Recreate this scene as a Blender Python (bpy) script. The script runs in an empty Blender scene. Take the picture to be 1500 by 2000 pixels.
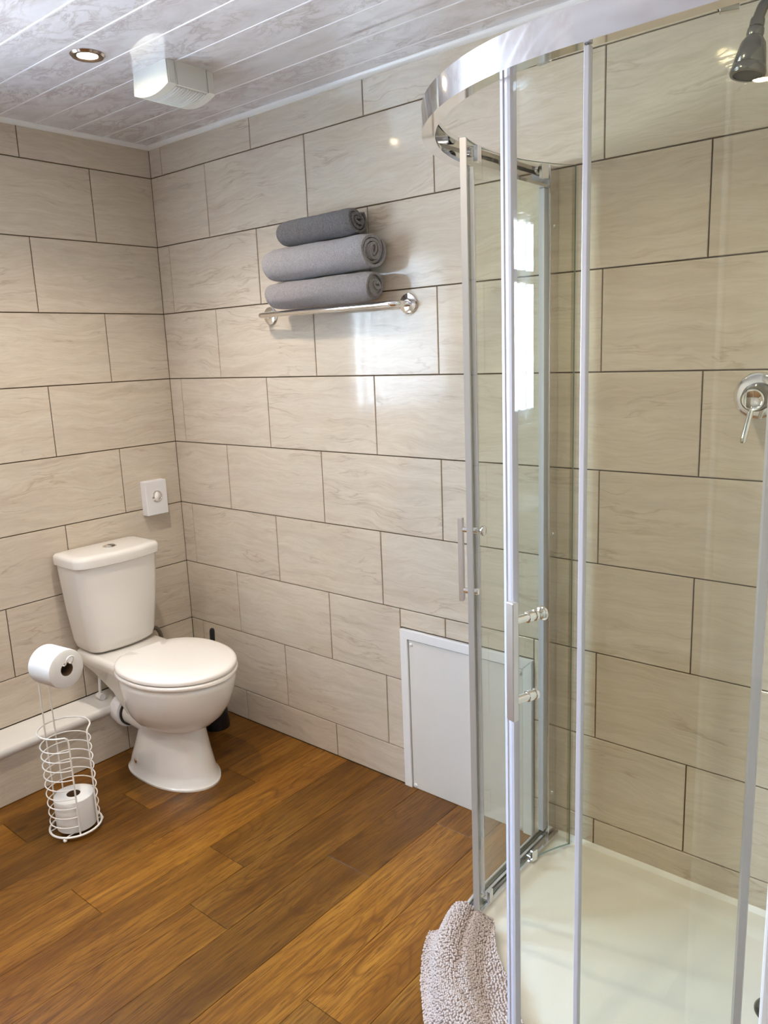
import bpy, bmesh, math, random
from mathutils import Vector, Matrix

random.seed(7)
PI = math.pi
scene = bpy.context.scene
COL = scene.collection

# ------------------------------------------------------------------ camera
cam_data = bpy.data.cameras.new('camera')
cam = bpy.data.objects.new('camera', cam_data)
COL.objects.link(cam)
cam_data.sensor_fit = 'VERTICAL'
cam_data.sensor_height = 36.0
cam_data.lens = 1520.488 * 36.0 / 2000.0
cam_data.clip_start = 0.02
_r = Vector((0.7691515, 0.63785984, -0.03925296))
_d = Vector((0.09881407, -0.17938725, -0.97880335))
_f = Vector((-0.63138082, 0.74896932, -0.2010055))
cam.matrix_world = Matrix(((_r.x, -_d.x, -_f.x, 2.6736), (_r.y, -_d.y, -_f.y, -1.8782),
                           (_r.z, -_d.z, -_f.z, 1.4481), (0, 0, 0, 1)))
scene.camera = cam

# ------------------------------------------------------------------ sky, light, exposure
scene.view_settings.view_transform = 'Standard'
scene.view_settings.look = 'None'
scene.view_settings.exposure = 0.55
scene.view_settings.gamma = 1.0
scene.view_settings.use_curve_mapping = False

world = bpy.data.worlds.new('overcast_sky')
scene.world = world
world.use_nodes = True
wn = world.node_tree.nodes
wl = world.node_tree.links
bg = wn['Background']
tc = wn.new('ShaderNodeTexCoord')
sx = wn.new('ShaderNodeSeparateXYZ')
rp = wn.new('ShaderNodeValToRGB')
wl.new(tc.outputs['Generated'], sx.inputs[0])
wl.new(sx.outputs['Z'], rp.inputs[0])
rp.color_ramp.elements[0].position = 0.0
rp.color_ramp.elements[0].color = (0.55, 0.62, 0.68, 1)
rp.color_ramp.elements[1].position = 0.35
rp.color_ramp.elements[1].color = (0.40, 0.66, 1.0, 1)
wl.new(rp.outputs[0], bg.inputs[0])
SKY = 60.0
bg.inputs[1].default_value = SKY
DL_POWER = 31.0
DL_COLOR = (1.0, 0.90, 0.77)

# portal that guides sky sampling through the real window opening
pl = bpy.data.lights.new('window_portal', 'AREA')
pl.shape = 'RECTANGLE'
pl.size = 0.9
pl.size_y = 0.95
pl.cycles.is_portal = True
po = bpy.data.objects.new('window_portal', pl)
po.matrix_world = Matrix(((0, 0, -1, -0.11), (1, 0, 0, -1.50), (0, -1, 0, 1.56), (0, 0, 0, 1)))
COL.objects.link(po)

# ------------------------------------------------------------------ helpers
def obj(name, bm, mat=None, parent=None, smooth=False, loc=None, recalc=True):
    if recalc:
        bmesh.ops.recalc_face_normals(bm, faces=bm.faces[:])
    me = bpy.data.meshes.new(name)
    bm.to_mesh(me)
    bm.free()
    if mat is not None:
        for m in (mat if isinstance(mat, (list, tuple)) else [mat]):
            me.materials.append(m)
    if smooth:
        for p in me.polygons:
            p.use_smooth = True
        me.set_sharp_from_angle(angle=math.radians(smooth if smooth is not True else 40))
    o = bpy.data.objects.new(name, me)
    COL.objects.link(o)
    if parent is not None:
        o.parent = parent
    if loc is not None:
        o.location = loc
    return o

def tag(o, label=None, cat=None, group=None, kind=None):
    if label: o['label'] = label
    if cat: o['category'] = cat
    if group: o['group'] = group
    if kind: o['kind'] = kind
    return o

def thing(name, label, cat, loc=(0, 0, 0), rotz=0.0, group=None):
    o = bpy.data.objects.new(name, None)
    o.empty_display_size = 0.05
    COL.objects.link(o)
    o.location = loc
    o.rotation_euler = (0, 0, rotz)
    return tag(o, label, cat, group)

def add_box(bm, x0, x1, y0, y1, z0, z1, mi=0):
    v = [bm.verts.new((x, y, z)) for z in (z0, z1) for y in (y0, y1) for x in (x0, x1)]
    fs = []
    for a in ((0, 2, 3, 1), (4, 5, 7, 6), (0, 1, 5, 4), (2, 6, 7, 3), (0, 4, 6, 2), (1, 3, 7, 5)):
        f = bm.faces.new([v[i] for i in a])
        f.material_index = mi
        fs.append(f)
    return v, fs

def box_bm(x0, x1, y0, y1, z0, z1, bevel=0.0, seg=2):
    bm = bmesh.new()
    add_box(bm, min(x0, x1), max(x0, x1), min(y0, y1), max(y0, y1), min(z0, z1), max(z0, z1))
    if bevel > 0:
        bmesh.ops.bevel(bm, geom=bm.edges[:], offset=bevel, segments=seg, profile=0.5, affect='EDGES')
    return bm

def loft(bm, rings, closed=True, cap0=True, cap1=True, mi=0):
    vr = [[bm.verts.new(p) for p in r] for r in rings]
    n = len(rings[0])
    for a, b in zip(vr[:-1], vr[1:]):
        for i in range(n if closed else n - 1):
            j = (i + 1) % n
            f = bm.faces.new((a[i], a[j], b[j], b[i]))
            f.material_index = mi
    if cap0 and closed:
        bm.faces.new(list(reversed(vr[0]))).material_index = mi
    if cap1 and closed:
        bm.faces.new(vr[-1]).material_index = mi
    return vr

def tube(bm, pts, r, n=10, closed=False, mi=0):
    P = [Vector(p) for p in pts]
    m = len(P)
    T = []
    for i in range(m):
        if closed:
            t = P[(i + 1) % m] - P[(i - 1) % m]
        else:
            t = P[min(i + 1, m - 1)] - P[max(i - 1, 0)]
        T.append(t.normalized())
    up = Vector((0, 0, 1)) if abs(T[0].z) < 0.9 else Vector((1, 0, 0))
    N = (up - T[0] * up.dot(T[0])).normalized()
    rings = []
    for i in range(m):
        N = (N - T[i] * N.dot(T[i])).normalized()
        B = T[i].cross(N)
        ri = r[i] if isinstance(r, (list, tuple)) else r
        rings.append([P[i] + (N * math.cos(2 * PI * k / n) + B * math.sin(2 * PI * k / n)) * ri for k in range(n)])
    if closed:
        vr = [[bm.verts.new(p) for p in q] for q in rings]
        for a in range(m):
            b = (a + 1) % m
            for i in range(n):
                j = (i + 1) % n
                bm.faces.new((vr[a][i], vr[a][j], vr[b][j], vr[b][i])).material_index = mi
    else:
        loft(bm, rings, True, True, True, mi)

def lathe(bm, prof, origin, axis, n=32, mi=0, caps=True):
    """prof: list of (radius, distance along axis)"""
    A = Vector(axis).normalized()
    up = Vector((0, 0, 1)) if abs(A.z) < 0.9 else Vector((1, 0, 0))
    U = (up - A * up.dot(A)).normalized()
    W = A.cross(U)
    O = Vector(origin)
    rings = []
    for r, h in prof:
        r = max(r, 1e-5)
        rings.append([O + A * h + (U * math.cos(2 * PI * k / n) + W * math.sin(2 * PI * k / n)) * r for k in range(n)])
    loft(bm, rings, True, caps, caps, mi)

def spline(pts, n=8):
    P = [Vector(p) for p in pts]
    out = []
    for i in range(len(P) - 1):
        p0 = P[max(i - 1, 0)]; p1 = P[i]; p2 = P[i + 1]; p3 = P[min(i + 2, len(P) - 1)]
        for k in range(n):
            t = k / n
            out.append(0.5 * ((2 * p1) + (p2 - p0) * t + (2 * p0 - 5 * p1 + 4 * p2 - p3) * t * t + (3 * p1 - p0 - 3 * p2 + p3) * t ** 3))
    out.append(P[-1])
    return out

# ------------------------------------------------------------------ materials
class NT:
    def __init__(self, name):
        self.m = bpy.data.materials.new(name)
        self.m.use_nodes = True
        self.n = self.m.node_tree.nodes
        self.l = self.m.node_tree.links
        self.b = self.n['Principled BSDF']
    def new(self, t, **kw):
        x = self.n.new(t)
        for k, v in kw.items():
            setattr(x, k, v)
        return x
    def link(self, a, b):
        self.l.new(a, b)
    def set(self, **kw):
        for k, v in kw.items():
            self.b.inputs[k.replace('_', ' ')].default_value = v
    def math(self, op, a, b=None, clamp=False):
        x = self.new('ShaderNodeMath', operation=op, use_clamp=clamp)
        for i, v in enumerate((a, b)):
            if v is None: continue
            if isinstance(v, (int, float)): x.inputs[i].default_value = v
            else: self.link(v, x.inputs[i])
        return x.outputs[0]
    def mix(self, fac, a, b, blend='MIX'):
        x = self.new('ShaderNodeMix', data_type='RGBA', blend_type=blend)
        for s, v in ((0, fac), (6, a), (7, b)):
            if isinstance(v, (int, float)): x.inputs[s].default_value = v
            elif isinstance(v, tuple): x.inputs[s].default_value = (*v, 1)
            else: self.link(v, x.inputs[s])
        return x.outputs[2]
    def ramp(self, fac, stops, interp='LINEAR'):
        x = self.new('ShaderNodeValToRGB')
        cr = x.color_ramp
        cr.interpolation = interp
        while len(cr.elements) < len(stops): cr.elements.new(0.5)
        for e, (p, c) in zip(cr.elements, stops):
            e.position = p
            e.color = (c, c, c, 1) if isinstance(c, (int, float)) else (*c, 1)
        self.link(fac, x.inputs[0])
        return x.outputs[0]
    def noise(self, vec, scale, detail=4, rough=0.55, dist=0.0):
        x = self.new('ShaderNodeTexNoise')
        x.inputs['Scale'].default_value = scale
        x.inputs['Detail'].default_value = detail
        x.inputs['Roughness'].default_value = rough
        x.inputs['Distortion'].default_value = dist
        self.link(vec, x.inputs['Vector'])
        return x.outputs['Fac']
    def coords(self, scale=(1, 1, 1), rand=True, out='Object'):
        t = self.new('ShaderNodeTexCoord')
        v = t.outputs[out]
        if rand:
            oi = self.new('ShaderNodeObjectInfo')
            m = self.new('ShaderNodeVectorMath', operation='SCALE')
            m.inputs[0].default_value = (37.0, 23.0, 41.0)
            self.link(oi.outputs['Random'], m.inputs['Scale'])
            a = self.new('ShaderNodeVectorMath', operation='ADD')
            self.link(v, a.inputs[0]); self.link(m.outputs[0], a.inputs[1])
            v = a.outputs[0]
        mp = self.new('ShaderNodeMapping')
        mp.inputs['Scale'].default_value = scale
        self.link(v, mp.inputs['Vector'])
        return mp.outputs[0]
    def scaled(self, vec, scale):
        mp = self.new('ShaderNodeMapping')
        mp.inputs['Scale'].default_value = scale
        self.link(vec, mp.inputs['Vector'])
        return mp.outputs[0]
    def bump(self, h, strength=0.2, dist=0.002):
        x = self.new('ShaderNodeBump')
        x.inputs['Strength'].default_value = strength
        x.inputs['Distance'].default_value = dist
        self.link(h, x.inputs['Height'])
        self.link(x.outputs[0], self.b.inputs['Normal'])
    def color(self, c):
        self.link(c, self.b.inputs['Base Color'])

def plain(name, color, rough=0.4, metal=0.0, spec=0.5, var=0.03, coat=0.0, bump=0.0, bscale=300):
    t = NT(name)
    v = t.coords((1, 1, 1))
    f = t.noise(v, 9.0, 3)
    c = t.mix(f, tuple(max(0, x * (1 - var)) for x in color), tuple(min(1, x * (1 + var)) for x in color))
    t.color(c)
    t.set(Roughness=rough, Metallic=metal)
    t.b.inputs['Specular IOR Level'].default_value = spec
    t.b.inputs['Coat Weight'].default_value = coat
    t.b.inputs['Coat Roughness'].default_value = 0.05
    if bump > 0:
        t.bump(t.noise(v, bscale, 2), bump, 0.001)
    return t.m

def tile_material():
    t = NT('beige_vein_tile')
    base = t.coords((1, 1, 1))
    # a slow warp that bends the strata
    wv = t.noise(t.scaled(base, (2.2, 1, 5.0)), 1.6, 3, 0.5)
    sep = t.new('ShaderNodeSeparateXYZ'); t.link(base, sep.inputs[0])
    z = t.math('ADD', sep.outputs['Z'], t.math('MULTIPLY', wv, 0.10))
    com = t.new('ShaderNodeCombineXYZ')
    t.link(sep.outputs['X'], com.inputs[0]); t.link(sep.outputs['Y'], com.inputs[1]); t.link(z, com.inputs[2])
    w = com.outputs[0]
    strata = t.noise(t.scaled(w, (2.2, 1, 34)), 1.0, 6, 0.66, 0.2)
    fine = t.noise(t.scaled(w, (14, 1, 150)), 1.0, 4, 0.7)
    veins = t.noise(t.scaled(w, (1.9, 1, 17)), 1.25, 5, 0.52, 0.35)
    ridge = t.math('ABSOLUTE', t.math('SUBTRACT', veins, 0.5))
    line = t.ramp(ridge, [(0.0, 1.0), (0.009, 0.5), (0.022, 0.0)])
    gate = t.ramp(t.noise(t.scaled(base, (2.4, 1, 4.5)), 1.7, 2), [(0.46, 0.0), (0.62, 1.0)])
    line = t.math('MULTIPLY', line, gate)
    c = t.ramp(strata, [(0.28, (0.555, 0.472, 0.372)), (0.5, (0.640, 0.558, 0.450)), (0.74, (0.695, 0.620, 0.515))])
    c = t.mix(t.ramp(fine, [(0.38, 0.30), (0.58, 0.0)]), c, (0.475, 0.38, 0.28))
    blot = t.noise(t.scaled(base, (3, 1, 4)), 1.3, 3)
    c = t.mix(t.ramp(blot, [(0.40, 0.20), (0.62, 0.0)]), c, (0.555, 0.475, 0.41))
    c = t.mix(t.math('MULTIPLY', line, 0.42), c, (0.30, 0.21, 0.14))
    t.color(c)
    t.set(Roughness=0.07)
    t.b.inputs['Specular IOR Level'].default_value = 0.22
    h = t.math('ADD', t.math('MULTIPLY', fine, 0.25), t.math('MULTIPLY', line, -0.6))
    h = t.math('ADD', h, t.math('MULTIPLY', t.noise(t.scaled(base, (14, 1, 14)), 1.0, 2), 0.9))
    t.bump(h, 0.10, 0.002)
    return t.m

def wood_material():
    t = NT('oak_vinyl_plank')
    base = t.coords((1, 1, 1))
    oi = t.new('ShaderNodeObjectInfo')
    warp = t.noise(t.scaled(base, (3, 1.1, 1)), 1.0, 2)
    sep = t.new('ShaderNodeSeparateXYZ'); t.link(base, sep.inputs[0])
    xx = t.math('ADD', sep.outputs['X'], t.math('MULTIPLY', warp, 0.06))
    com = t.new('ShaderNodeCombineXYZ')
    t.link(xx, com.inputs[0]); t.link(sep.outputs['Y'], com.inputs[1]); t.link(sep.outputs['Z'], com.inputs[2])
    w = com.outputs[0]
    broad = t.noise(t.scaled(w, (13, 1.3, 1)), 1.0, 4, 0.6)
    grain = t.noise(t.scaled(w, (85, 3.2, 1)), 1.0, 6, 0.78)
    pores = t.noise(t.scaled(w, (330, 13, 1)), 1.0, 3, 0.6)
    rings = t.noise(t.scaled(w, (9, 1.6, 1)), 1.0, 1, 0.4)
    rr = t.math('FRACT', t.math('MULTIPLY', rings, 22.0))
    rr = t.ramp(rr, [(0.0, 1.0), (0.22, 0.25), (0.8, 0.0), (1.0, 0.9)])
    rgate = t.ramp(t.noise(t.scaled(base, (7, 2.2, 1)), 1.0, 2), [(0.44, 0.0), (0.58, 1.0)])
    rr = t.math('MULTIPLY', rr, rgate)
    c = t.ramp(broad, [(0.28, (0.112, 0.042, 0.0032)), (0.50, (0.222, 0.090, 0.0080)), (0.74, (0.320, 0.145, 0.020))])
    c = t.mix(t.ramp(grain, [(0.40, 0.62), (0.53, 0.0)]), c, (0.095, 0.032, 0.0030))
    c = t.mix(t.ramp(pores, [(0.36, 0.85), (0.47, 0.0)]), c, (0.085, 0.026, 0.0025))
    c = t.mix(t.math('MULTIPLY', rr, 0.62), c, (0.085, 0.025, 0.0022))
    vo = t.new('ShaderNodeTexVoronoi'); vo.inputs['Scale'].default_value = 1.0
    t.link(t.scaled(w, (5.2, 2.3, 0.1)), vo.inputs['Vector'])
    knot = t.ramp(vo.outputs['Distance'], [(0.015, 1.0), (0.085, 0.0)])
    c = t.mix(t.math('MULTIPLY', knot, 0.8), c, (0.05, 0.016, 0.004))
    tone = t.ramp(oi.outputs['Random'], [(0.0, 0.64), (0.35, 0.88), (0.7, 1.04), (1.0, 1.26)])
    c = t.mix(1.0, c, tone, 'MULTIPLY')
    t.color(c)
    t.set(Roughness=0.36)
    t.b.inputs['Specular IOR Level'].default_value = 0.35
    t.bump(t.math('SUBTRACT', grain, t.math('MULTIPLY', rr, 0.5)), 0.12, 0.0015)
    return t.m

def ceiling_material():
    t = NT('marbled_pvc_panel')
    base = t.coords((1, 1, 1), rand=True)
    n1 = t.noise(t.scaled(base, (4.2, 8.0, 1)), 1.9, 6, 0.68, 1.0)
    ridge = t.math('ABSOLUTE', t.math('SUBTRACT', n1, 0.5))
    veins = t.ramp(ridge, [(0.0, 1.0), (0.02, 0.55), (0.065, 0.0)])
    patch = t.ramp(t.noise(t.scaled(base, (3.5, 8.0, 1)), 1.5, 5, 0.6, 0.8), [(0.44, 0.0), (0.66, 1.0)])
    gate = t.ramp(t.noise(t.scaled(base, (2.5, 5, 1)), 1.4, 2), [(0.40, 0.0), (0.60, 1.0)])
    c = t.mix(t.math('MULTIPLY', patch, 0.50), (0.76, 0.75, 0.80), (0.53, 0.475, 0.485))
    c = t.mix(t.math('MULTIPLY', t.math('MULTIPLY', veins, gate), 0.62), c, (0.40, 0.335, 0.33))
    t.color(c)
    t.set(Roughness=0.25, Coat_Weight=1.0, Coat_Roughness=0.02, Coat_IOR=2.1)
    t.b.inputs['Specular IOR Level'].default_value = 0.3
    return t.m

def glass_material(name, tint, extra=0.0):
    m = bpy.data.materials.new(name)
    m.use_nodes = True
    n = m.node_tree.nodes; l = m.node_tree.links
    n.remove(n['Principled BSDF'])
    tr = n.new('ShaderNodeBsdfTransparent'); tr.inputs[0].default_value = (*tint, 1)
    gl = n.new('ShaderNodeBsdfGlossy'); gl.inputs['Roughness'].default_value = 0.0
    lw = n.new('ShaderNodeLayerWeight'); lw.inputs[0].default_value = 0.5
    pw = n.new('ShaderNodeMath'); pw.operation = 'POWER'; pw.inputs[1].default_value = 5.0
    ml = n.new('ShaderNodeMath'); ml.operation = 'MULTIPLY_ADD'
    ml.inputs[1].default_value = 0.95; ml.inputs[2].default_value = 0.030 + extra
    mx = n.new('ShaderNodeMixShader')
    l.new(lw.outputs['Facing'], pw.inputs[0]); l.new(pw.outputs[0], ml.inputs[0])
    l.new(ml.outputs[0], mx.inputs[0]); l.new(tr.outputs[0], mx.inputs[1]); l.new(gl.outputs[0], mx.inputs[2])
    l.new(mx.outputs[0], n['Material Output'].inputs[0])
    return m

def terry_material(name, color, dark):
    t = NT(name)
    v = t.coords((1, 1, 1))
    a = t.noise(v, 300, 3, 0.75)
    b = t.noise(v, 60, 4, 0.6)
    c = t.mix(t.ramp(a, [(0.35, 0.0), (0.65, 1.0)]), dark, color)
    c = t.mix(t.ramp(b, [(0.40, 0.25), (0.6, 0.0)]), c, dark)
    t.color(c)
    t.set(Roughness=0.95)
    t.b.inputs['Specular IOR Level'].default_value = 0.1
    t.b.inputs['Sheen Weight'].default_value = 0.35
    t.b.inputs['Sheen Roughness'].default_value = 0.5
    t.bump(t.math('ADD', a, t.math('MULTIPLY', b, 1.5)), 1.0, 0.007)
    return t.m

def emit(name, color, s):
    t = NT(name)
    t.b.inputs['Base Color'].default_value = (1, 1, 1, 1)
    t.b.inputs['Emission Color'].default_value = (*color, 1)
    t.b.inputs['Emission Strength'].default_value = s
    return t.m

M = {}
M['tile'] = tile_material()
M['grout'] = plain('brown_grout', (0.125, 0.088, 0.055), 0.9, spec=0.2, bump=0.3)
M['wood'] = wood_material()
M['underlay'] = plain('floor_joint', (0.035, 0.014, 0.005), 0.8)
M['ceil'] = ceiling_material()
M['ceil_back'] = plain('ceiling_backing', (0.25, 0.23, 0.24), 0.8)
M['silver'] = plain('silver_strip', (0.86, 0.87, 0.93), 0.25, metal=0.35)
M['white_trim'] = plain('white_upvc', (0.80, 0.79, 0.78), 0.28)
M['board'] = plain('white_board', (0.72, 0.69, 0.65), 0.38, bump=0.04, bscale=120)
M['ledge'] = plain('white_gloss_ledge', (0.78, 0.75, 0.70), 0.22)
M['ceramic'] = plain('white_ceramic', (0.80, 0.765, 0.715), 0.10, coat=0.4, var=0.01)
M['seat'] = plain('white_seat_plastic', (0.84, 0.785, 0.725), 0.26, var=0.01)
M['plastic'] = plain('white_plastic', (0.80, 0.79, 0.80), 0.32)
M['fan'] = plain('cream_fan_plastic', (0.74, 0.73, 0.68), 0.35)
M['slot'] = plain('dark_slot', (0.10, 0.10, 0.09), 0.7)
M['chrome'] = plain('chrome', (0.86, 0.86, 0.86), 0.05, metal=1.0, var=0.01)
M['rail'] = plain('chromed_rail', (0.86, 0.86, 0.88), 0.06, metal=1.0, var=0.01)
M['brushed'] = plain('polished_aluminium', (0.83, 0.83, 0.85), 0.16, metal=1.0, var=0.02)
M['nickel'] = plain('polished_nickel', (0.78, 0.75, 0.72), 0.40, metal=1.0, var=0.02)
M['gunmetal'] = plain('dark_chrome', (0.20, 0.20, 0.195), 0.18, metal=1.0, var=0.02)
M['seal'] = plain('lilac_white_seal', (0.60, 0.59, 0.65), 0.25)
M['seal_dark'] = plain('grey_seal', (0.22, 0.225, 0.24), 0.3)
M['edge_strip'] = plain('satin_edge_strip', (0.52, 0.51, 0.50), 0.35, metal=0.3)
M['pearl'] = plain('pearl_white_gloss', (0.88, 0.86, 0.84), 0.08, coat=0.6)
M['black'] = plain('black_plastic', (0.008, 0.008, 0.011), 0.35)
M['wire'] = plain('white_coated_wire', (0.82, 0.80, 0.77), 0.30)
M['paper'] = plain('white_tissue', (0.76, 0.745, 0.72), 0.95, spec=0.1, bump=0.5, bscale=260)
M['card'] = plain('brown_card_core', (0.13, 0.075, 0.04), 0.9)
M['tray'] = plain('cream_shower_tray', (0.72, 0.69, 0.62), 0.16, coat=0.3, var=0.01)
M['silicone'] = plain('white_silicone', (0.82, 0.80, 0.75), 0.3)
M['towel_a'] = terry_material('dark_grey_terry', (0.27, 0.255, 0.262), (0.135, 0.126, 0.131))
M['towel_b'] = terry_material('light_grey_terry', (0.56, 0.525, 0.53), (0.36, 0.335, 0.34))
M['towel_c'] = terry_material('mid_grey_terry', (0.47, 0.43, 0.425), (0.30, 0.27, 0.268))
M['mat'] = plain('blush_grey_cotton', (0.53, 0.45, 0.42), 0.95, spec=0.1, var=0.12, bump=0.5, bscale=700)
M['mat_base'] = plain('mat_backing', (0.30, 0.225, 0.19), 0.95, spec=0.1)
M['glass'] = glass_material('shower_glass', (0.974, 0.984, 0.955))
M['glass_edge'] = plain('green_glass_edge', (0.20, 0.29, 0.26), 0.08, spec=0.6)
M['pane'] = glass_material('window_glass', (0.97, 0.98, 0.98))
M['paint'] = plain('pale_wall_paint', (0.80, 0.79, 0.80), 0.5)
M['grey_metal'] = plain('dull_grey_braid', (0.22, 0.20, 0.17), 0.35, metal=0.8)
M['lamp'] = emit('downlight_lens', (1.0, 0.82, 0.52), 110.0)
M['bezel'] = plain('bronze_chrome_bezel', (0.42, 0.36, 0.33), 0.16, metal=1.0)

def blind_material():
    t = NT('blind_fabric')
    v = t.coords((1, 1, 1))
    c = t.mix(t.noise(v, 60, 2), (0.80, 0.82, 0.84), (0.88, 0.89, 0.90))
    n = t.n; l = t.l
    d = n.new('ShaderNodeBsdfDiffuse'); tr = n.new('ShaderNodeBsdfTranslucent'); mx = n.new('ShaderNodeMixShader')
    l.new(c, d.inputs[0]); l.new(c, tr.inputs[0]); mx.inputs[0].default_value = 0.45
    l.new(d.outputs[0], mx.inputs[1]); l.new(tr.outputs[0], mx.inputs[2])
    l.new(mx.outputs[0], n['Material Output'].inputs[0])
    n.remove(t.b)
    return t.m
M['blind'] = blind_material()

# ------------------------------------------------------------------ the room shell
CZ = 2.24            # ceiling
FY = -3.25           # front wall
RX = 3.40            # far right wall
PX = 2.54            # shower partition face
WB, WT, WY0, WY1 = 1.12, 2.02, -1.96, -1.06   # window opening in the left wall
TB = 0.1276          # height of the lowest tile joint
GAP = 0.0034

def tile_bm(w, h, d=0.008, ch=0.0011):
    """one tile: lies in local XZ, back at y=0, face at y=-d"""
    bm = bmesh.new()
    def ring(i, y):
        return [bm.verts.new(p) for p in ((i, y, i), (w - i, y, i), (w - i, y, h - i), (i, y, h - i))]
    a, b, c = ring(0, 0), ring(0, -d + ch), ring(ch, -d)
    for p, q in ((a, b), (b, c)):
        for i in range(4):
            j = (i + 1) % 4
            bm.faces.new((p[i], p[j], q[j], q[i]))
    bm.faces.new(c)
    bm.faces.new(list(reversed(a)))
    return bm

_tile_cache = {}
def add_tile(parent, x, z, w, h, mat='tile', name='tile', lift=0.0):
    if w < 0.006 or h < 0.006: return
    key = (round(w, 4), round(h, 4), mat)
    if key not in _tile_cache:
        o = obj(name, tile_bm(w, h), M[mat], parent)
        _tile_cache[key] = o
    else:
        o = _tile_cache[key].copy()
        COL.objects.link(o)
        o.parent = parent
    o.location = (x, lift - random.random() * 0.0005, z)
    o.rotation_euler = (random.uniform(-1, 1) * 0.0010, 0, random.uniform(-1, 1) * 0.0007)
    return o

def subtract(r, holes):
    out = [r]
    for hx0, hx1, hz0, hz1 in holes:
        nxt = []
        for x0, x1, z0, z1 in out:
            if hx1 <= x0 or hx0 >= x1 or hz1 <= z0 or hz0 >= z1:
                nxt.append((x0, x1, z0, z1)); continue
            if hx0 > x0: nxt.append((x0, hx0, z0, z1))
            if hx1 < x1: nxt.append((hx1, x1, z0, z1))
            a, b = max(x0, hx0), min(x1, hx1)
            if hz0 > z0: nxt.append((a, b, z0, hz0))
            if hz1 < z1: nxt.append((a, b, hz1, z1))
        out = nxt
    return out

def tile_wall(parent, xa, xb, za, zb, s_even, s_odd, holes=()):
    k = 0
    z0 = TB - 0.25
    while z0 < zb:
        z1 = z0 + 0.25
        lo, hi = max(z0, za), min(z1, zb)
        if hi - lo > 0.01:
            s = s_odd if k % 2 == 0 else s_even
            j = s - 0.5 * math.ceil((s - xa) / 0.5) - 0.5
            while j < xb:
                a, b = max(j, xa), min(j + 0.5, xb)
                if b - a > 0.01:
                    for r in subtract((a, b, lo, hi), holes):
                        g = GAP / 2
                        add_tile(parent, r[0] + g, r[2] + g, r[1] - r[0] - GAP, r[3] - r[2] - GAP)
                j += 0.5
        z0 = z1
        k += 1

# back wall (y = 0): tile faces sit on the y = 0 plane
TD = 0.008
wall_back = obj('wall_back', box_bm(-0.15, RX + 0.15, TD - 0.0025, 0.16, -0.02, CZ + 0.05), M['grout'])
tag(wall_back, 'beige tiled back wall behind toilet and shower', 'wall', kind='structure')
tile_root = wall_back
PAN = (1.141, 1.632, 0.0, 0.565)      # access panel opening
tile_wall(wall_back, -0.0010, PX, 0.0, CZ, 0.0714, 0.3214, holes=[PAN])
for o in wall_back.children:
    o.location.y += TD

# left wall (x = 0) with the window opening
bm = bmesh.new()
xw0, xw1 = -0.16, -TD + 0.0025
add_box(bm, xw0, xw1, FY - 0.15, WY0, -0.02, CZ + 0.05)
add_box(bm, xw0, xw1, WY1, 0.005, -0.02, CZ + 0.05)
add_box(bm, xw0, xw1, WY0, WY1, -0.02, WB)
add_box(bm, xw0, xw1, WY0, WY1, WT, CZ + 0.05)
wall_left = obj('wall_left', bm, M['grout'])
tag(wall_left, 'beige tiled left wall behind the toilet cistern', 'wall', kind='structure')
n0 = set(wall_left.children)
# local x of a tile runs along world y: build with a turned helper
def tile_wall_left():
    k = 0
    z0 = TB - 0.25
    holes = [(WY0 - 0.03, WY1 + 0.03, WB - 0.03, WT + 0.03), (FY, 0.0, -0.1, 0.21)]
    while z0 < CZ:
        z1 = z0 + 0.25
        lo, hi = max(z0, 0), min(z1, CZ)
        if hi - lo > 0.01:
            s = -0.506 if k % 2 == 1 else -0.256
            if k == 0: s = -0.256
            j = s + 0.5 * math.ceil((0 - s) / 0.5)
            while j > FY:
                a, b = max(j - 0.5, FY), min(j, 0.0010)
                if b > -0.02: b = 0.0010
                if b - a > 0.01:
                    for r in subtract((a, b, lo, hi), holes):
                        g = GAP / 2
                        o = add_tile(wall_left, 0, 0, r[1] - r[0] - GAP, r[3] - r[2] - GAP)
                        if o is not None:
                            o.location = (-TD + o.location.y * -1, r[0] + g, r[2] + g)
                            o.rotation_euler = (o.rotation_euler.x, 0, PI / 2 + o.rotation_euler.z)
                j -= 0.5
        z0 = z1
        k += 1
tile_wall_left()

tag(obj('wall_front', box_bm(-0.15, RX + 0.15, FY - 0.15, FY, -0.02, CZ + 0.05), M['paint']),
    'plain beige wall opposite the toilet, behind the camera', 'wall', kind='structure')
tag(obj('wall_side', box_bm(RX, RX + 0.15, FY - 0.15, 0.16, -0.02, CZ + 0.05), M['paint']),
    'plain beige far side wall beyond the shower partition', 'wall', kind='structure')
wall_right = obj('wall_right', box_bm(PX + TD, PX + 0.10, -1.19, TD, 0.0, CZ), M['grout'])
tag(wall_right, 'tiled partition wall closing the right side of the shower', 'wall', kind='structure')
_k = 0
z0 = TB - 0.25
while z0 < CZ:
    lo, hi = max(z0, 0), min(z0 + 0.25, CZ)
    s = -0.3 if _k % 2 else -0.05
    j = s
    edges = [0.0] + [e for e in (s - 0.5 * i for i in range(4)) if -1.19 < e < 0] + [-1.19]
    for b, a in zip(edges[:-1], edges[1:]):
        if b - a > 0.02:
            o = add_tile(wall_right, 0, 0, b - a - GAP, hi - lo - GAP)
            if o is not None:
                o.location = (PX + TD, b - GAP / 2, lo + GAP / 2)
                o.rotation_euler = (0, 0, -PI / 2)
    z0 += 0.25
    _k += 1
tag(obj('trim_5', box_bm(PX - 0.006, PX + 0.106, -1.215, -1.19, 0.0, CZ - 0.02, 0.003), M['white_trim']),
    'white trim capping the end of the shower partition', 'trim', kind='structure')

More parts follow.
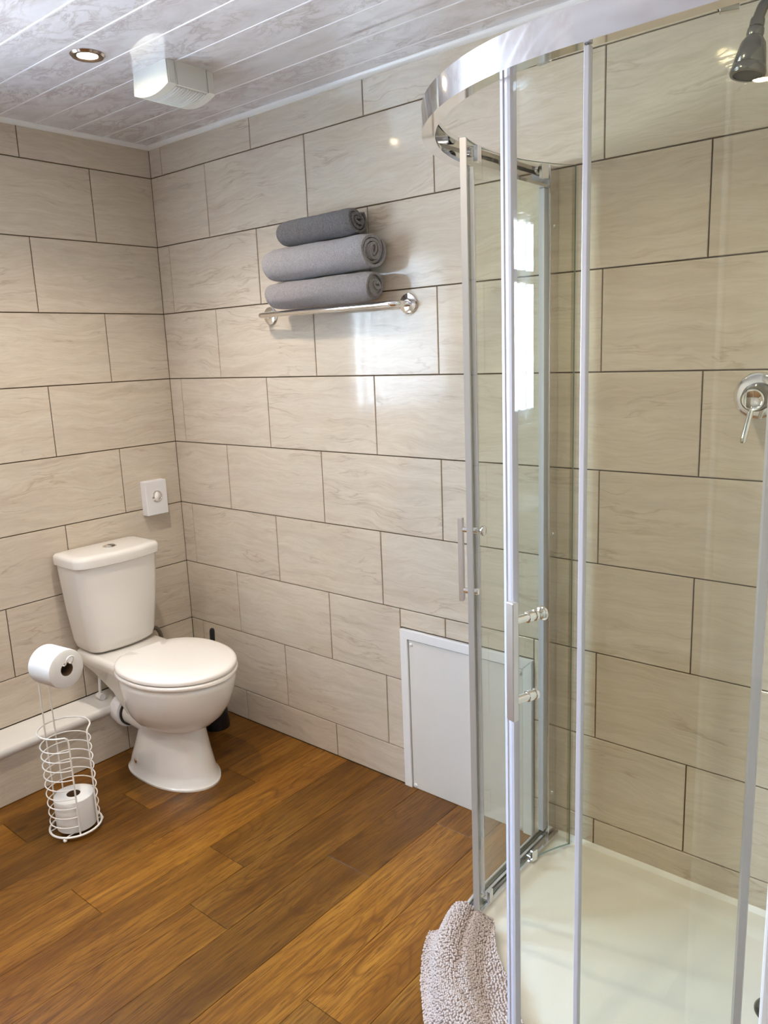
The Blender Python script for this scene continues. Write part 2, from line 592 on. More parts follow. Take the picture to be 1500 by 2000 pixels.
# floor: planks along y, 161 mm wide
floor = obj('floor', box_bm(-0.15, RX + 0.15, FY - 0.15, 0.16, -0.06, -0.0045), M['underlay'])
tag(floor, 'warm brown oak-look plank floor', 'floor', kind='structure')
def plank_bm(w, l, ch=0.0007, d=0.004):
    bm = bmesh.new()
    def ring(i, z):
        return [bm.verts.new(p) for p in ((i, i, z), (w - i, i, z), (w - i, l - i, z), (i, l - i, z))]
    a, b, c = ring(0, -d), ring(0, -ch), ring(ch, 0)
    for p, q in ((a, b), (b, c)):
        for i in range(4):
            j = (i + 1) % 4
            bm.faces.new((p[i], p[j], q[j], q[i]))
    bm.faces.new(c)
    bm.faces.new(list(reversed(a)))
    return bm
PW, PL = 0.1608, 1.22
ends = {1: -0.957, 2: -0.621, 4: -0.987, 5: -0.627, 6: -0.820, 7: -0.444, 8: -0.125, 9: -0.853, 3: -0.30, 0: -0.45}
i = -1
while 0.071 + PW * i < RX:
    xa, xb = max(0.071 + PW * i, -0.0), min(0.071 + PW * (i + 1), RX)
    e = ends.get(i, -((i * 0.437 + 0.2) % PL))
    y = e - PL * 3
    while y < 0.005:
        a, b = max(y, FY), min(y + PL, 0.0)
        if b - a > 0.02 and xb - xa > 0.01:
            obj('plank', plank_bm(xb - xa - 0.0009, b - a - 0.0013), M['wood'], floor, loc=(xa, a, 0))
        y += PL
    i += 1

# ceiling: marbled panels along x with silver strips between
ceiling = obj('ceiling', box_bm(-0.15, RX + 0.15, FY - 0.15, 0.16, CZ + 0.010, CZ + 0.08), M['ceil_back'])
tag(ceiling, 'glossy marbled panel ceiling with silver strips', 'ceiling', kind='structure')
y1 = 0.0
yk = -0.068
SW = 0.0075
while y1 > FY + 0.01:
    y0 = max(yk, FY)
    bm = bmesh.new()
    g = SW / 2 if y1 < 0 else 0
    add_box(bm, 0, RX, y0 + SW / 2, y1 - g, CZ, CZ + 0.010)
    obj('panel', bm, M['ceil'], ceiling)
    if yk > FY + 0.01:
        prof = [(-SW / 2, 0.009), (-SW / 2, 0.0005), (-SW / 4, -0.0012), (SW / 4, -0.0012), (SW / 2, 0.0005), (SW / 2, 0.009)]
        bm = bmesh.new()
        loft(bm, [[(x, yk + u, CZ + w) for u, w in prof] for x in (0.0, RX)])
        obj('strip', bm, M['silver'], ceiling)
    y1 = yk
    yk -= 0.1253
# ceiling bead along the walls
def bead(name, pts, label):
    bm = bmesh.new()
    (xa, ya), (xb, yb), (nx, ny) = pts
    prof = [(0, 0), (0.014, 0), (0.013, -0.005), (0.009, -0.010), (0.004, -0.013), (0, -0.014)]
    loft(bm, [[(x + nx * u, y + ny * u, CZ + w) for u, w in prof] for x, y in ((xa, ya), (xb, yb))])
    tag(obj(name, bm, M['white_trim'], smooth=True), label, 'trim', kind='structure')
bead('trim_1', ((0.0, 0.0), (PX, 0.0), (0, -1)), 'thin white bead where back wall meets ceiling')
bead('trim_2', ((0.0, FY + 0.01), (0.0, 0.0), (1, 0)), 'thin white bead where left wall meets ceiling')

# pipe boxing along the left wall
bx = 0.135
boxing = obj('wall_boxing', box_bm(0.001, bx - TD + 0.002, FY + 0.01, -0.002, 0.0, 0.176), M['grout'])
tag(boxing, 'low tiled pipe boxing along the left wall under a white ledge', 'wall', kind='structure')
yb = -0.01
for a, b in ((-0.428, -0.006), (-0.928, -0.428), (-1.428, -0.928), (-1.928, -1.428), (-2.428, -1.928), (-2.928, -2.428)):
    o = add_tile(boxing, 0, 0, b - a - GAP, 0.172)
    o.location = (bx - TD, a + GAP / 2, 0.002)
    o.rotation_euler = (0, 0, PI / 2)
bm = bmesh.new()
prof = [(0.001, 0.177), (0.142, 0.177), (0.147, 0.178), (0.151, 0.183), (0.1525, 0.192), (0.151, 0.202), (0.147, 0.207), (0.142, 0.2085), (0.001, 0.2085)]
loft(bm, [[(x, y, z) for x, z in prof] for y in (FY + 0.01, -0.002)])
tag(obj('trim_3', bm, M['ledge'], smooth=True), 'white rounded ledge on top of the pipe boxing', 'trim', kind='structure')

# window in the left wall, with vertical blinds
win = thing('window_1', 'white framed window with vertical blinds in the left wall', 'window', (0, (WY0 + WY1) / 2, WB))
win['kind'] = 'structure'
hw, hh = (WY1 - WY0) / 2, WT - WB
bm = bmesh.new()
fx0, fx1, fw = -0.11, -0.05, 0.055
add_box(bm, fx0, fx1, -hw, -hw + fw, 0, hh); add_box(bm, fx0, fx1, hw - fw, hw, 0, hh)
add_box(bm, fx0, fx1, -hw + fw, hw - fw, 0, fw); add_box(bm, fx0, fx1, -hw + fw, hw - fw, hh - fw, hh)
add_box(bm, fx0, fx1, -hw + fw, hw - fw, hh * 0.66, hh * 0.66 + 0.05)
obj('window_frame', bm, M['white_trim'], win)
obj('pane', box_bm(-0.084, -0.080, -hw + fw, hw - fw, fw, hh * 0.66), M['pane'], win)
obj('pane', box_bm(-0.084, -0.080, -hw + fw, hw - fw, hh * 0.66 + 0.05, hh - fw), M['pane'], win)
obj('window_sill', box_bm(-0.05, 0.035, -hw - 0.03, hw + 0.03, -0.03, -0.002, 0.004), M['white_trim'], win)
bm = bmesh.new()
for s in (-1, 1):
    a, b = (-hw - 0.03, -hw) if s < 0 else (hw, hw + 0.03)
    add_box(bm, -0.008, 0.006, a, b, -0.002, hh + 0.03)
add_box(bm, -0.008, 0.006, -hw, hw, hh, hh + 0.03)
obj('architrave', bm, M['white_trim'], win)
vb = thing('vertical_blind', 'white vertical blind hanging in the left wall window', 'blind', (-0.022, (WY0 + WY1) / 2, WT - 0.03))
obj('head_rail', box_bm(-0.018, 0.018, -hw + 0.01, hw - 0.01, -0.004, 0.028, 0.003), M['white_trim'], vb)
NS = 10
sw = 0.0415
slat = None
for k in range(NS):
    yc = -hw + 0.055 + k * (2 * hw - 0.11) / (NS - 1)
    if slat is None:
        bm = bmesh.new()
        rings = []
        for zz in (-hh + 0.05, -0.006):
            rings.append([(u, 0.004 * (1 - (u / sw) ** 2) + t, zz) for u, t in ((-sw, 0), (-sw / 2, 0), (0, 0), (sw / 2, 0), (sw, 0), (sw, 0.0008), (sw / 2, 0.0008), (0, 0.0008), (-sw / 2, 0.0008), (-sw, 0.0008))])
        loft(bm, rings)
        slat = obj('slat', bm, M['blind'], vb)
        o = slat
    else:
        o = slat.copy(); COL.objects.link(o); o.parent = vb
    o.location = (0, yc, 0)
    o.rotation_euler = (0, 0, math.radians(14))
    o.scale = (0.98, 1, 1)

# ------------------------------------------------------------------ downlights
def downlight(x, y, label, power=1.0):
    t = thing('downlight', label, 'ceiling light', (x, y, CZ), group='recessed downlights')
    bm = bmesh.new()
    lathe(bm, [(0.0255, 0.002), (0.0265, -0.003), (0.033, -0.0062), (0.040, -0.0055), (0.0445, -0.0005)], (0, 0, 0), (0, 0, 1), 40, caps=False)
    obj('bezel', bm, M['bezel'], t, smooth=True)
    bm = bmesh.new()
    lathe(bm, [(0.001, -0.0022), (0.014, -0.0018), (0.0258, -0.0005)], (0, 0, 0), (0, 0, 1), 32, caps=False)
    obj('lens', bm, M['lamp'], t, smooth=True)
    L = bpy.data.lights.new('downlight_lamp', 'SPOT')
    L.energy = DL_POWER * power
    L.color = DL_COLOR
    L.spot_size = math.radians(128)
    L.spot_blend = 1.0
    L.shadow_soft_size = 0.028
    lo = bpy.data.objects.new('downlight_lamp', L)
    COL.objects.link(lo)
    lo.parent = t
    lo.location = (0, 0, -0.035)
    return t
downlight(0.672, -0.633, 'round recessed downlight glowing warm on the ceiling left of the extractor fan')
downlight(1.895, -0.640, 'round recessed downlight on the ceiling above the shower', 0.6)
downlight(0.672, -2.640, 'round recessed downlight on the ceiling left of and behind the camera')
downlight(1.910, -2.640, 'round recessed downlight on the ceiling behind the camera')

downlight(0.672, -1.640, 'added unseen fill downlight on the ceiling in front of the window', 0.75)  # added middle row, out of view: frontal fill that softens back wall contrast
downlight(1.905, -1.640, 'added unseen fill downlight on the ceiling nearest the camera', 0.75)  # second added fill lamp of the middle row, also out of view

# ------------------------------------------------------------------ extractor fan on the ceiling
fan = thing('extractor_fan', 'square cream extractor fan box with slatted underside on the ceiling', 'extractor fan', (0.712, -0.395, CZ))
FWX, FWY, FH = 0.083, 0.079, 0.058
def fan_bot(u): return -FH - 0.017 * (1 - (u / FWX) ** 2)
bm = bmesh.new()
us = [FWX * (-1 + 2 * k / 16) for k in range(17)]
# shell: four sides plus curved front and back lips; grille sits in the middle
prof = [(-FWX + 0.004, 0.0)] + [(u, fan_bot(u)) for u in us] + [(FWX - 0.004, 0.0)]
ya, yb2 = -FWY, FWY
ga, gb = -0.052, 0.052
loft(bm, [[(u, ya, w) for u, w in prof], [(u, ga, w) for u, w in prof]], cap0=True, cap1=True)
loft(bm, [[(u, gb, w) for u, w in prof], [(u, yb2, w) for u, w in prof]], cap0=True, cap1=True)
for s in (-1, 1):
    add_box(bm, min(s * FWX, s * (FWX - 0.012)), max(s * FWX, s * (FWX - 0.012)), ga, gb, -FH - 0.0012, 0)
bmesh.ops.bevel(bm, geom=[e for e in bm.edges if e.calc_length() > 0.05 and abs(e.verts[0].co.z - e.verts[1].co.z) > 0.04], offset=0.003, segments=2, affect='EDGES')
obj('housing', bm, M['fan'], fan, smooth=30)
obj('fan_recess', box_bm(-FWX + 0.012, FWX - 0.012, ga, gb, -FH + 0.012, -0.001), M['slot'], fan)
for k in range(11):
    yc = ga + 0.0047 + k * (gb - ga - 0.0094) / 10
    bm = bmesh.new()
    r = []
    for u in [(FWX - 0.011) * (-1 + 2 * q / 12) for q in range(13)]:
        w = fan_bot(u) - 0.0005
        r.append([(u, yc - 0.0028, w + 0.014), (u, yc + 0.0024, w + 0.014), (u, yc + 0.0034, w), (u, yc - 0.0018, w)])
    loft(bm, r)
    obj('slat', bm, M['fan'], fan, smooth=30)

# ------------------------------------------------------------------ toilet
toi = thing('toilet', 'white close-coupled toilet with closed lid against the left wall', 'toilet', (0, -0.412, 0))
def oval(cx, a_front, a_back, b, z, n=48, nb=2.0, cut=None):
    out = []
    for k in range(n):
        t = 2 * PI * k / n
        c, s = math.cos(t), math.sin(t)
        if c >= 0:
            x, y = cx + a_front * c, b * s
        else:
            e = 2.0 / nb
            x = cx - a_back * abs(c) ** e
            y = b * math.copysign(abs(s) ** e, s)
        if cut is not None: x = max(x, cut)
        out.append((x, y, z))
    return out
bm = bmesh.new()
# pedestal foot, neck and bowl as one continuous skin
R = [oval(0.400, 0.212, 0.190, 0.122, 0.0, nb=3), oval(0.400, 0.212, 0.190, 0.122, 0.006, nb=3),
     oval(0.400, 0.203, 0.184, 0.115, 0.011, nb=3), oval(0.402, 0.190, 0.176, 0.109, 0.045, nb=3),
     oval(0.406, 0.172, 0.160, 0.100, 0.10, nb=2.8), oval(0.410, 0.157, 0.146, 0.093, 0.15, nb=2.6),
     oval(0.413, 0.147, 0.135, 0.089, 0.185, nb=2.4), oval(0.414, 0.144, 0.130, 0.090, 0.197, nb=2.3),
     oval(0.418, 0.152, 0.136, 0.100, 0.203, nb=2.2), oval(0.430, 0.176, 0.150, 0.124, 0.222, nb=2.2),
     oval(0.440, 0.202, 0.166, 0.147, 0.253, nb=2.2), oval(0.450, 0.222, 0.180, 0.165, 0.295, nb=2.2),
     oval(0.459, 0.231, 0.190, 0.176, 0.340, nb=2.2), oval(0.465, 0.234, 0.196, 0.181, 0.380, nb=2.3),
     oval(0.466, 0.234, 0.197, 0.182, 0.396, nb=2.3), oval(0.466, 0.229, 0.192, 0.177, 0.403, nb=2.3)]
loft(bm, R)
# shelf under the cistern, flowing down into the bowl
def rrect(x0, x1, hw, z, r=0.03, n=6):
    out = []
    for cx, cy, a0 in ((x1 - r, hw - r, 0), (x0 + r, hw - r, 90), (x0 + r, -hw + r, 180), (x1 - r, -hw + r, 270)):
        for k in range(n + 1):
            a = math.radians(a0 + 90 * k / n)
            out.append((cx + r * math.cos(a), cy + r * math.sin(a), z))
    return out
loft(bm, [rrect(0.22, 0.38, 0.075, 0.20), rrect(0.16, 0.40, 0.088, 0.275), rrect(0.07, 0.42, 0.105, 0.335),
          rrect(0.025, 0.42, 0.126, 0.372), rrect(0.02, 0.42, 0.136, 0.395), rrect(0.022, 0.42, 0.135, 0.412), rrect(0.028, 0.41, 0.129, 0.418)])
# outlet horn towards the wall
lathe(bm, [(0.058, -0.20), (0.050, -0.10), (0.046, -0.03), (0.046, 0.0)], (0.205, -0.030, 0.182), (-1, 0, 0), 28)
pan = obj('pan', bm, M['ceramic'], toi, smooth=50)
# side fixing screw
bm = bmesh.new()
lathe(bm, [(0.010, 0.0), (0.010, 0.004), (0.006, 0.006)], (0.318, -0.1015, 0.052), (-0.15, -1, 0.15), 16)
obj('fixing_screw', bm, M['chrome'], toi, smooth=True)
# soil pipe collar
bm = bmesh.new()
lathe(bm, [(0.050, 0.0), (0.060, 0.004), (0.062, 0.012), (0.062, 0.026), (0.057, 0.030), (0.057, 0.060)], (0.2, -0.030, 0.182), (-1, 0, 0), 32)
obj('pipe_collar', bm, M['plastic'], toi, smooth=True)
bm = bmesh.new()
lathe(bm, [(0.049, 0.0), (0.053, 0.002), (0.053, 0.007), (0.049, 0.009)], (0.209, -0.030, 0.182), (-1, 0, 0), 32)
obj('rubber_ring', bm, M['black'], toi, smooth=True)
# seat and lid
CUT = 0.287
bm = bmesh.new()
sp = dict(nb=2.4, cut=CUT - 0.002)
loft(bm, [oval(0.468, 0.234, 0.200, 0.186, 0.405, **sp), oval(0.468, 0.239, 0.205, 0.190, 0.409, **sp),
          oval(0.468, 0.239, 0.205, 0.190, 0.417, **sp), oval(0.468, 0.235, 0.201, 0.187, 0.421, **sp)])
obj('seat', bm, M['seat'], toi, smooth=50)
bm = bmesh.new()
sp = dict(nb=2.4, cut=CUT)
loft(bm, [oval(0.468, 0.230, 0.198, 0.183, 0.4225, **sp), oval(0.468, 0.236, 0.203, 0.188, 0.426, **sp),
          oval(0.468, 0.2365, 0.203, 0.1885, 0.434, **sp), oval(0.468, 0.233, 0.200, 0.185, 0.4405, **sp),
          oval(0.468, 0.222, 0.192, 0.175, 0.4435, **sp), oval(0.468, 0.14, 0.14, 0.11, 0.4452, **sp)])
obj('seat_lid', bm, M['seat'], toi, smooth=50)
for s in (-1, 1):
    bm = bmesh.new()
    lathe(bm, [(0.010, 0), (0.010, 0.012), (0.008, 0.014)], (0.268, s * 0.075, 0.412), (0, 0, 1), 18)
    obj('hinge', bm, M['seat'], toi, smooth=True)
# cistern
def cist(x0, x1, hw, z, bow, r=0.03, n=7):
    out = []
    ys = [hw * (-1 + 2 * k / 14) for k in range(15)]
    pts = []
    for x, y, _ in rrect(x0, x1, hw, z, r, n):
        f = 1 - (y / hw) ** 2
        xx = x + bow * f * max(0.0, (x - x0) / (x1 - x0))
        pts.append((xx, y, z))
    # densify the straight front run
    res = []
    m = len(pts)
    for i in range(m):
        p, q = pts[i], pts[(i + 1) % m]
        res.append(p)
        if abs(q[1] - p[1]) > 0.1:
            for k in range(1, 12):
                y = p[1] + (q[1] - p[1]) * k / 12
                base = x1 if p[0] > (x0 + x1) / 2 else x0
                f = 1 - (y / hw) ** 2
                res.append((base + (bow * f if base == x1 else 0), y, z))
    return res
bm = bmesh.new()
loft(bm, [cist(0.040, 0.140, 0.105, 0.420, 0.022), cist(0.030, 0.152, 0.122, 0.424, 0.024), cist(0.024, 0.160, 0.131, 0.435, 0.026),
          cist(0.020, 0.164, 0.138, 0.46, 0.027), cist(0.016, 0.172, 0.151, 0.58, 0.028),
          cist(0.013, 0.178, 0.160, 0.70, 0.029), cist(0.012, 0.180, 0.163, 0.748, 0.029)])
obj('cistern', bm, M['ceramic'], toi, smooth=50)
bm = bmesh.new()
loft(bm, [cist(0.011, 0.183, 0.167, 0.749, 0.030), cist(0.008, 0.188, 0.171, 0.752, 0.030), cist(0.008, 0.190, 0.172, 0.775, 0.030),
          cist(0.009, 0.188, 0.170, 0.784, 0.030), cist(0.014, 0.182, 0.164, 0.789, 0.029), cist(0.030, 0.165, 0.145, 0.7915, 0.026)])
obj('cistern_lid', bm, M['ceramic'], toi, smooth=50)
bm = bmesh.new()
lathe(bm, [(0.0245, 0.0), (0.0245, 0.0025), (0.0225, 0.004), (0.021, 0.0032)], (0.112, 0.006, 0.7905), (0, 0, 1), 32)
fb = obj('flush_button', bm, M['chrome'], toi, smooth=True)
for s in (-1, 1):
    bm = bmesh.new()
    pts = [(0.112 + 0.018 * math.cos(a) , 0.006 + 0.0012 * s + s * abs(0.018 * math.sin(a)), 0.0) for a in [PI * k / 12 for k in range(13)]]
    loft(bm, [[(x, y, 0.7925) for x, y, _ in pts], [(x, y, 0.7965) for x, y, _ in pts]])
    obj('button_half', bm, M['gunmetal'] if s > 0 else M['chrome'], fb)
# flexible hose and valve behind the pan
bm = bmesh.new()
tube(bm, spline([(0.085, 0.085, 0.425), (0.085, 0.095, 0.34), (0.10, 0.165, 0.30), (0.085, 0.20, 0.36), (0.075, 0.19, 0.41), (0.07, 0.15, 0.42)], 8), 0.008, 10)
obj('supply_hose', bm, M['grey_metal'], toi, smooth=True)
bm = bmesh.new()
tube(bm, [(0.07, -0.075, 0.2095), (0.07, -0.075, 0.25), (0.075, -0.07, 0.33)], 0.0055, 10)
lathe(bm, [(0.013, 0), (0.013, 0.03)], (0.055, -0.075, 0.222), (1, 0, 0), 14)
obj('supply_valve', bm, M['plastic'], toi, smooth=True)

# ------------------------------------------------------------------ toilet brush behind the toilet
tb = thing('toilet_brush', 'black toilet brush in its holder between toilet and back wall', 'toilet brush', (0.262, -0.112, 0))
bm = bmesh.new()
lathe(bm, [(0.050, 0.0), (0.051, 0.004), (0.047, 0.06), (0.041, 0.135), (0.040, 0.14), (0.036, 0.14), (0.035, 0.13)], (0, 0, 0), (0, 0, 1), 32)
obj('holder', bm, M['black'], tb, smooth=40)
bm = bmesh.new()
lathe(bm, [(0.007, 0.13), (0.007, 0.28), (0.010, 0.30), (0.0105, 0.395), (0.008, 0.404), (0.003, 0.407)], (0, 0, 0), (-0.03, 0.06, 1), 18)
obj('handle', bm, M['black'], tb, smooth=True)

# ------------------------------------------------------------------ wall unit beside the cistern
wu = thing('wall_unit', 'square white wall unit with round glossy centre above the toilet', 'wall unit', (0.0, -0.136, 0.921))
obj('casing', box_bm(0.0005, 0.036, -0.048, 0.048, -0.068, 0.068, 0.0025), M['plastic'], wu)
bm = bmesh.new()
lathe(bm, [(0.0225, 0.0), (0.0225, 0.003), (0.0205, 0.0042), (0.019, 0.002)], (0.0355, 0.0, 0.006), (1, 0, 0), 32)
dial = obj('dial', bm, M['chrome'], wu, smooth=True)
bm = bmesh.new()
rings = []
for u, w, h in ((-0.0175, 0.006, 0.0015), (-0.009, 0.0125, 0.005), (0.0, 0.0145, 0.0065), (0.009, 0.0125, 0.005), (0.0175, 0.006, 0.0015)):
    rings.append([(0.0372, -w + 0.002, 0.006 + u), (0.0372 + h, -0.001, 0.006 + u), (0.0372 + h, 0.002, 0.006 + u), (0.0372, w, 0.006 + u)])
loft(bm, rings)
obj('grip', bm, M['pearl'], dial, smooth=30)
obj('maker_mark', box_bm(0.036, 0.0364, -0.018, 0.020, -0.0575, -0.054), M['white_trim'], wu)

# ------------------------------------------------------------------ toilet roll stand
ST = Vector((0.447, -0.822, 0))
st_rot = math.radians(8)
stand = thing('toilet_roll_stand', 'white wire floor stand for toilet rolls in front of the pipe boxing', 'toilet roll stand', ST, st_rot)
RS = 0.0735
def arc(r, a0, a1, z, n=40):
    return [(r * math.cos(math.radians(a0 + (a1 - a0) * k / n)), r * math.sin(math.radians(a0 + (a1 - a0) * k / n)), z) for k in range(n + 1)]
bm = bmesh.new()
tube(bm, arc(RS + 0.004, 0, 360 * 47 / 48, 0.0145, 47), 0.0036, 10, closed=True)
obj('base_ring', bm, M['wire'], stand, smooth=True)
bm = bmesh.new()
for a in (15, -15):
    tube(bm, [(RS * math.sin(math.radians(a * 2)), -RS * 1.0 * math.cos(math.radians(a * 2)), 0.013), (RS * math.sin(math.radians(a * 2)), RS * math.cos(math.radians(a * 2)), 0.013)], 0.0022, 8)
obj('base_wire', bm, M['wire'], stand, smooth=True)
for a in (-62, 62, 180):
    bm = bmesh.new()
    c = ((RS + 0.004) * math.cos(math.radians(a)), (RS + 0.004) * math.sin(math.radians(a)), 0.0065)
    bmesh.ops.create_uvsphere(bm, u_segments=14, v_segments=10, radius=0.0065, matrix=Matrix.Translation(c))
    obj('foot', bm, M['wire'], stand, smooth=True)
OA = 27    # half opening of the open front, degrees
NR = 9
for k in range(NR):
    z = 0.045 + k * 0.0315
    bm = bmesh.new()
    tube(bm, arc(RS, OA, 360 - OA, z), 0.0019, 8)
    obj('wire_hoop', bm, M['wire'], stand, smooth=True)
# the front rod pair is one wire with the open top ring
bm = bmesh.new()
topz = 0.345
p0 = [(RS * math.cos(math.radians(OA)), RS * math.sin(math.radians(OA)), z) for z in (0.015, 0.12, 0.22, topz - 0.022)]
p1 = [(RS * math.cos(math.radians(-OA)), RS * math.sin(math.radians(-OA)), z) for z in (topz - 0.022, 0.22, 0.12, 0.015)]
ringp = arc(RS + 0.003, OA + 8, 360 - OA - 8, topz, 44)
tube(bm, p0 + [(RS * math.cos(math.radians(OA + 2)), RS * math.sin(math.radians(OA + 2)), topz - 0.008)] + ringp + [(RS * math.cos(math.radians(-OA - 2)), RS * math.sin(math.radians(-OA - 2)), topz - 0.008)] + p1, 0.0026, 10)
obj('top_hoop', bm, M['wire'], stand, smooth=True)
# rear uprights rising to the roll arm
arm_z = 0.566
bm = bmesh.new()
loopy = 0.0115
up = []
for s in (1, -1):
    q = [(-RS + 0.001, s * 0.017, 0.014), (-RS + 0.001, s * 0.017, 0.30), (-RS + 0.001, s * 0.016, arm_z - 0.02), (-RS + 0.006, s * 0.014, arm_z - 0.004), (-RS + 0.022, s * loopy, arm_z),
         (0.035, s * loopy, arm_z), (0.062, s * loopy, arm_z - 0.001), (0.070, s * loopy, arm_z + 0.006), (0.077, s * loopy, arm_z + 0.020)]
    up.append(q)
loop = [(0.0785, loopy * math.cos(a), arm_z + 0.021 + 0.008 * math.sin(a)) for a in [PI * k / 8 for k in range(1, 8)]]
tube(bm, up[0] + loop + list(reversed(up[1])), 0.0024, 10)
obj('roll_arm', bm, M['wire'], stand, smooth=True)

def toilet_roll(name, label, loc, rot, R=0.057, H=0.10, r=0.021):
    t = thing(name, label, 'toilet roll', loc)
    t.rotation_euler = rot
    bm = bmesh.new()
    prof = [(r, 0), (R - 0.004, 0), (R - 0.0008, 0.002), (R, 0.005), (R, H - 0.005), (R - 0.0008, H - 0.002), (R - 0.004, H), (r, H)]
    n = 48
    rings = []
    for rr, h in prof:
        rings.append([(rr * (1 + 0.006 * math.sin(3 * a) * (rr > r)) * math.cos(a), rr * (1 + 0.006 * math.sin(3 * a) * (rr > r)) * math.sin(a), h) for a in [2 * PI * k / n for k in range(n)]])
    loft(bm, rings, cap0=False, cap1=False)
    # loose outer sheet edge
    o1 = obj('tissue', bm, M['paper'], t, smooth=40)
    bm = bmesh.new()
    lathe(bm, [(r - 0.0012, 0.0005), (r + 0.0002, 0.0), (r + 0.0002, H), (r - 0.0012, H - 0.0005), (r - 0.0012, 0.0005)], (0, 0, 0), (0, 0, 1), 32, caps=False)
    obj('card_core', bm, M['card'], t, smooth=40)
    return t
Rz = Matrix.Rotation(st_rot, 4, 'Z')
pr = ST + (Rz @ Vector((-0.050, 0, 0.566 + 0.0024 - 0.0205 + 0.0012)))
toilet_roll('toilet_roll', 'white toilet roll hung sideways on the arm at the top of the wire stand', pr, (0, PI / 2, st_rot), R=0.060, H=0.105)
toilet_roll('toilet_roll', 'white spare toilet roll standing upright at the bottom of the wire stand', ST + Vector((0.004, 0.002, 0.0156)), (0, 0, 0.4), R=0.0605, H=0.105)

# ------------------------------------------------------------------ access panel low on the back wall
ap = thing('access_panel', 'white rectangular access panel framed by flat trim low on the back wall', 'access panel', (1.3865, 0, 0))
ax0, ax1, az1 = -0.243, 0.243, 0.561
tw = 0.030
def strip_bm(poly):
    bm = bmesh.new()
    loft(bm, [[(x, 0.006, z) for x, z in poly], [(x, -0.0095, z) for x, z in poly]])
    bmesh.ops.bevel(bm, geom=[e for e in bm.edges if all(v.co.y < 0 for v in e.verts)], offset=0.0012, segments=2, affect='EDGES')
    return bm
obj('trim_strip', strip_bm([(ax0, 0.0), (ax0 + tw, 0.0), (ax0 + tw, az1 - tw - 0.0004), (ax0, az1 - 0.0004)]), M['white_trim'], ap)
obj('trim_strip', strip_bm([(ax1 - tw, 0.0), (ax1, 0.0), (ax1, az1 - 0.0004), (ax1 - tw, az1 - tw - 0.0004)]), M['white_trim'], ap)
obj('trim_strip', strip_bm([(ax0, az1), (ax0 + tw, az1 - tw), (ax1 - tw, az1 - tw), (ax1, az1)]), M['white_trim'], ap)
obj('panel_board', box_bm(ax0 + tw + 0.003, ax1 - tw - 0.003, -0.004, 0.006, 0.001, az1 - tw - 0.003, 0.001), M['board'], ap)
for x, z in ((ax0 + tw + 0.013, 0.012), (ax0 + tw + 0.013, az1 - tw - 0.016), (ax1 - tw - 0.013, 0.012), (ax1 - tw - 0.013, az1 - tw - 0.016)):
    bm = bmesh.new()
    lathe(bm, [(0.0065, 0.0), (0.006, 0.0035), (0.003, 0.005), (0.0005, 0.0052)], (x, -0.004, z), (0, -1, 0), 18)
    obj('screw_cap', bm, M['plastic'], ap, smooth=True)

# ------------------------------------------------------------------ towel rail and rolled towels
tr = thing('towel_rail', 'chrome towel bar on two round wall flanges holding rolled towels', 'towel rail', (0.92, 0, 1.585))
for x in (-0.30, 0.30):
    bm = bmesh.new()
    lathe(bm, [(0.030, -0.0005), (0.031, 0.004), (0.029, 0.008), (0.022, 0.0105), (0.010, 0.012)], (x, 0, 0), (0, -1, 0), 36)
    obj('flange', bm, M['chrome'], tr, smooth=35)
bm = bmesh.new()
RB = 0.060
pts = [(-0.30, -0.006, 0), (-0.30, -0.030, 0)] + [(-0.30 + 0.024 * (1 - math.cos(a)), -0.036 - 0.024 * math.sin(a), 0) for a in [PI / 2 * k / 6 for k in range(7)]]
pts += [(-0.2, -RB, 0), (0.0, -RB, 0), (0.2, -RB, 0)]
pts += [(0.30 - 0.024 * (1 - math.cos(a)), -0.036 - 0.024 * math.sin(a), 0) for a in [PI / 2 * (1 - k / 6) for k in range(7)]] + [(0.30, -0.030, 0), (0.30, -0.006, 0)]
tube(bm, pts, 0.0095, 16)
obj('bar', bm, M['chrome'], tr, smooth=True)

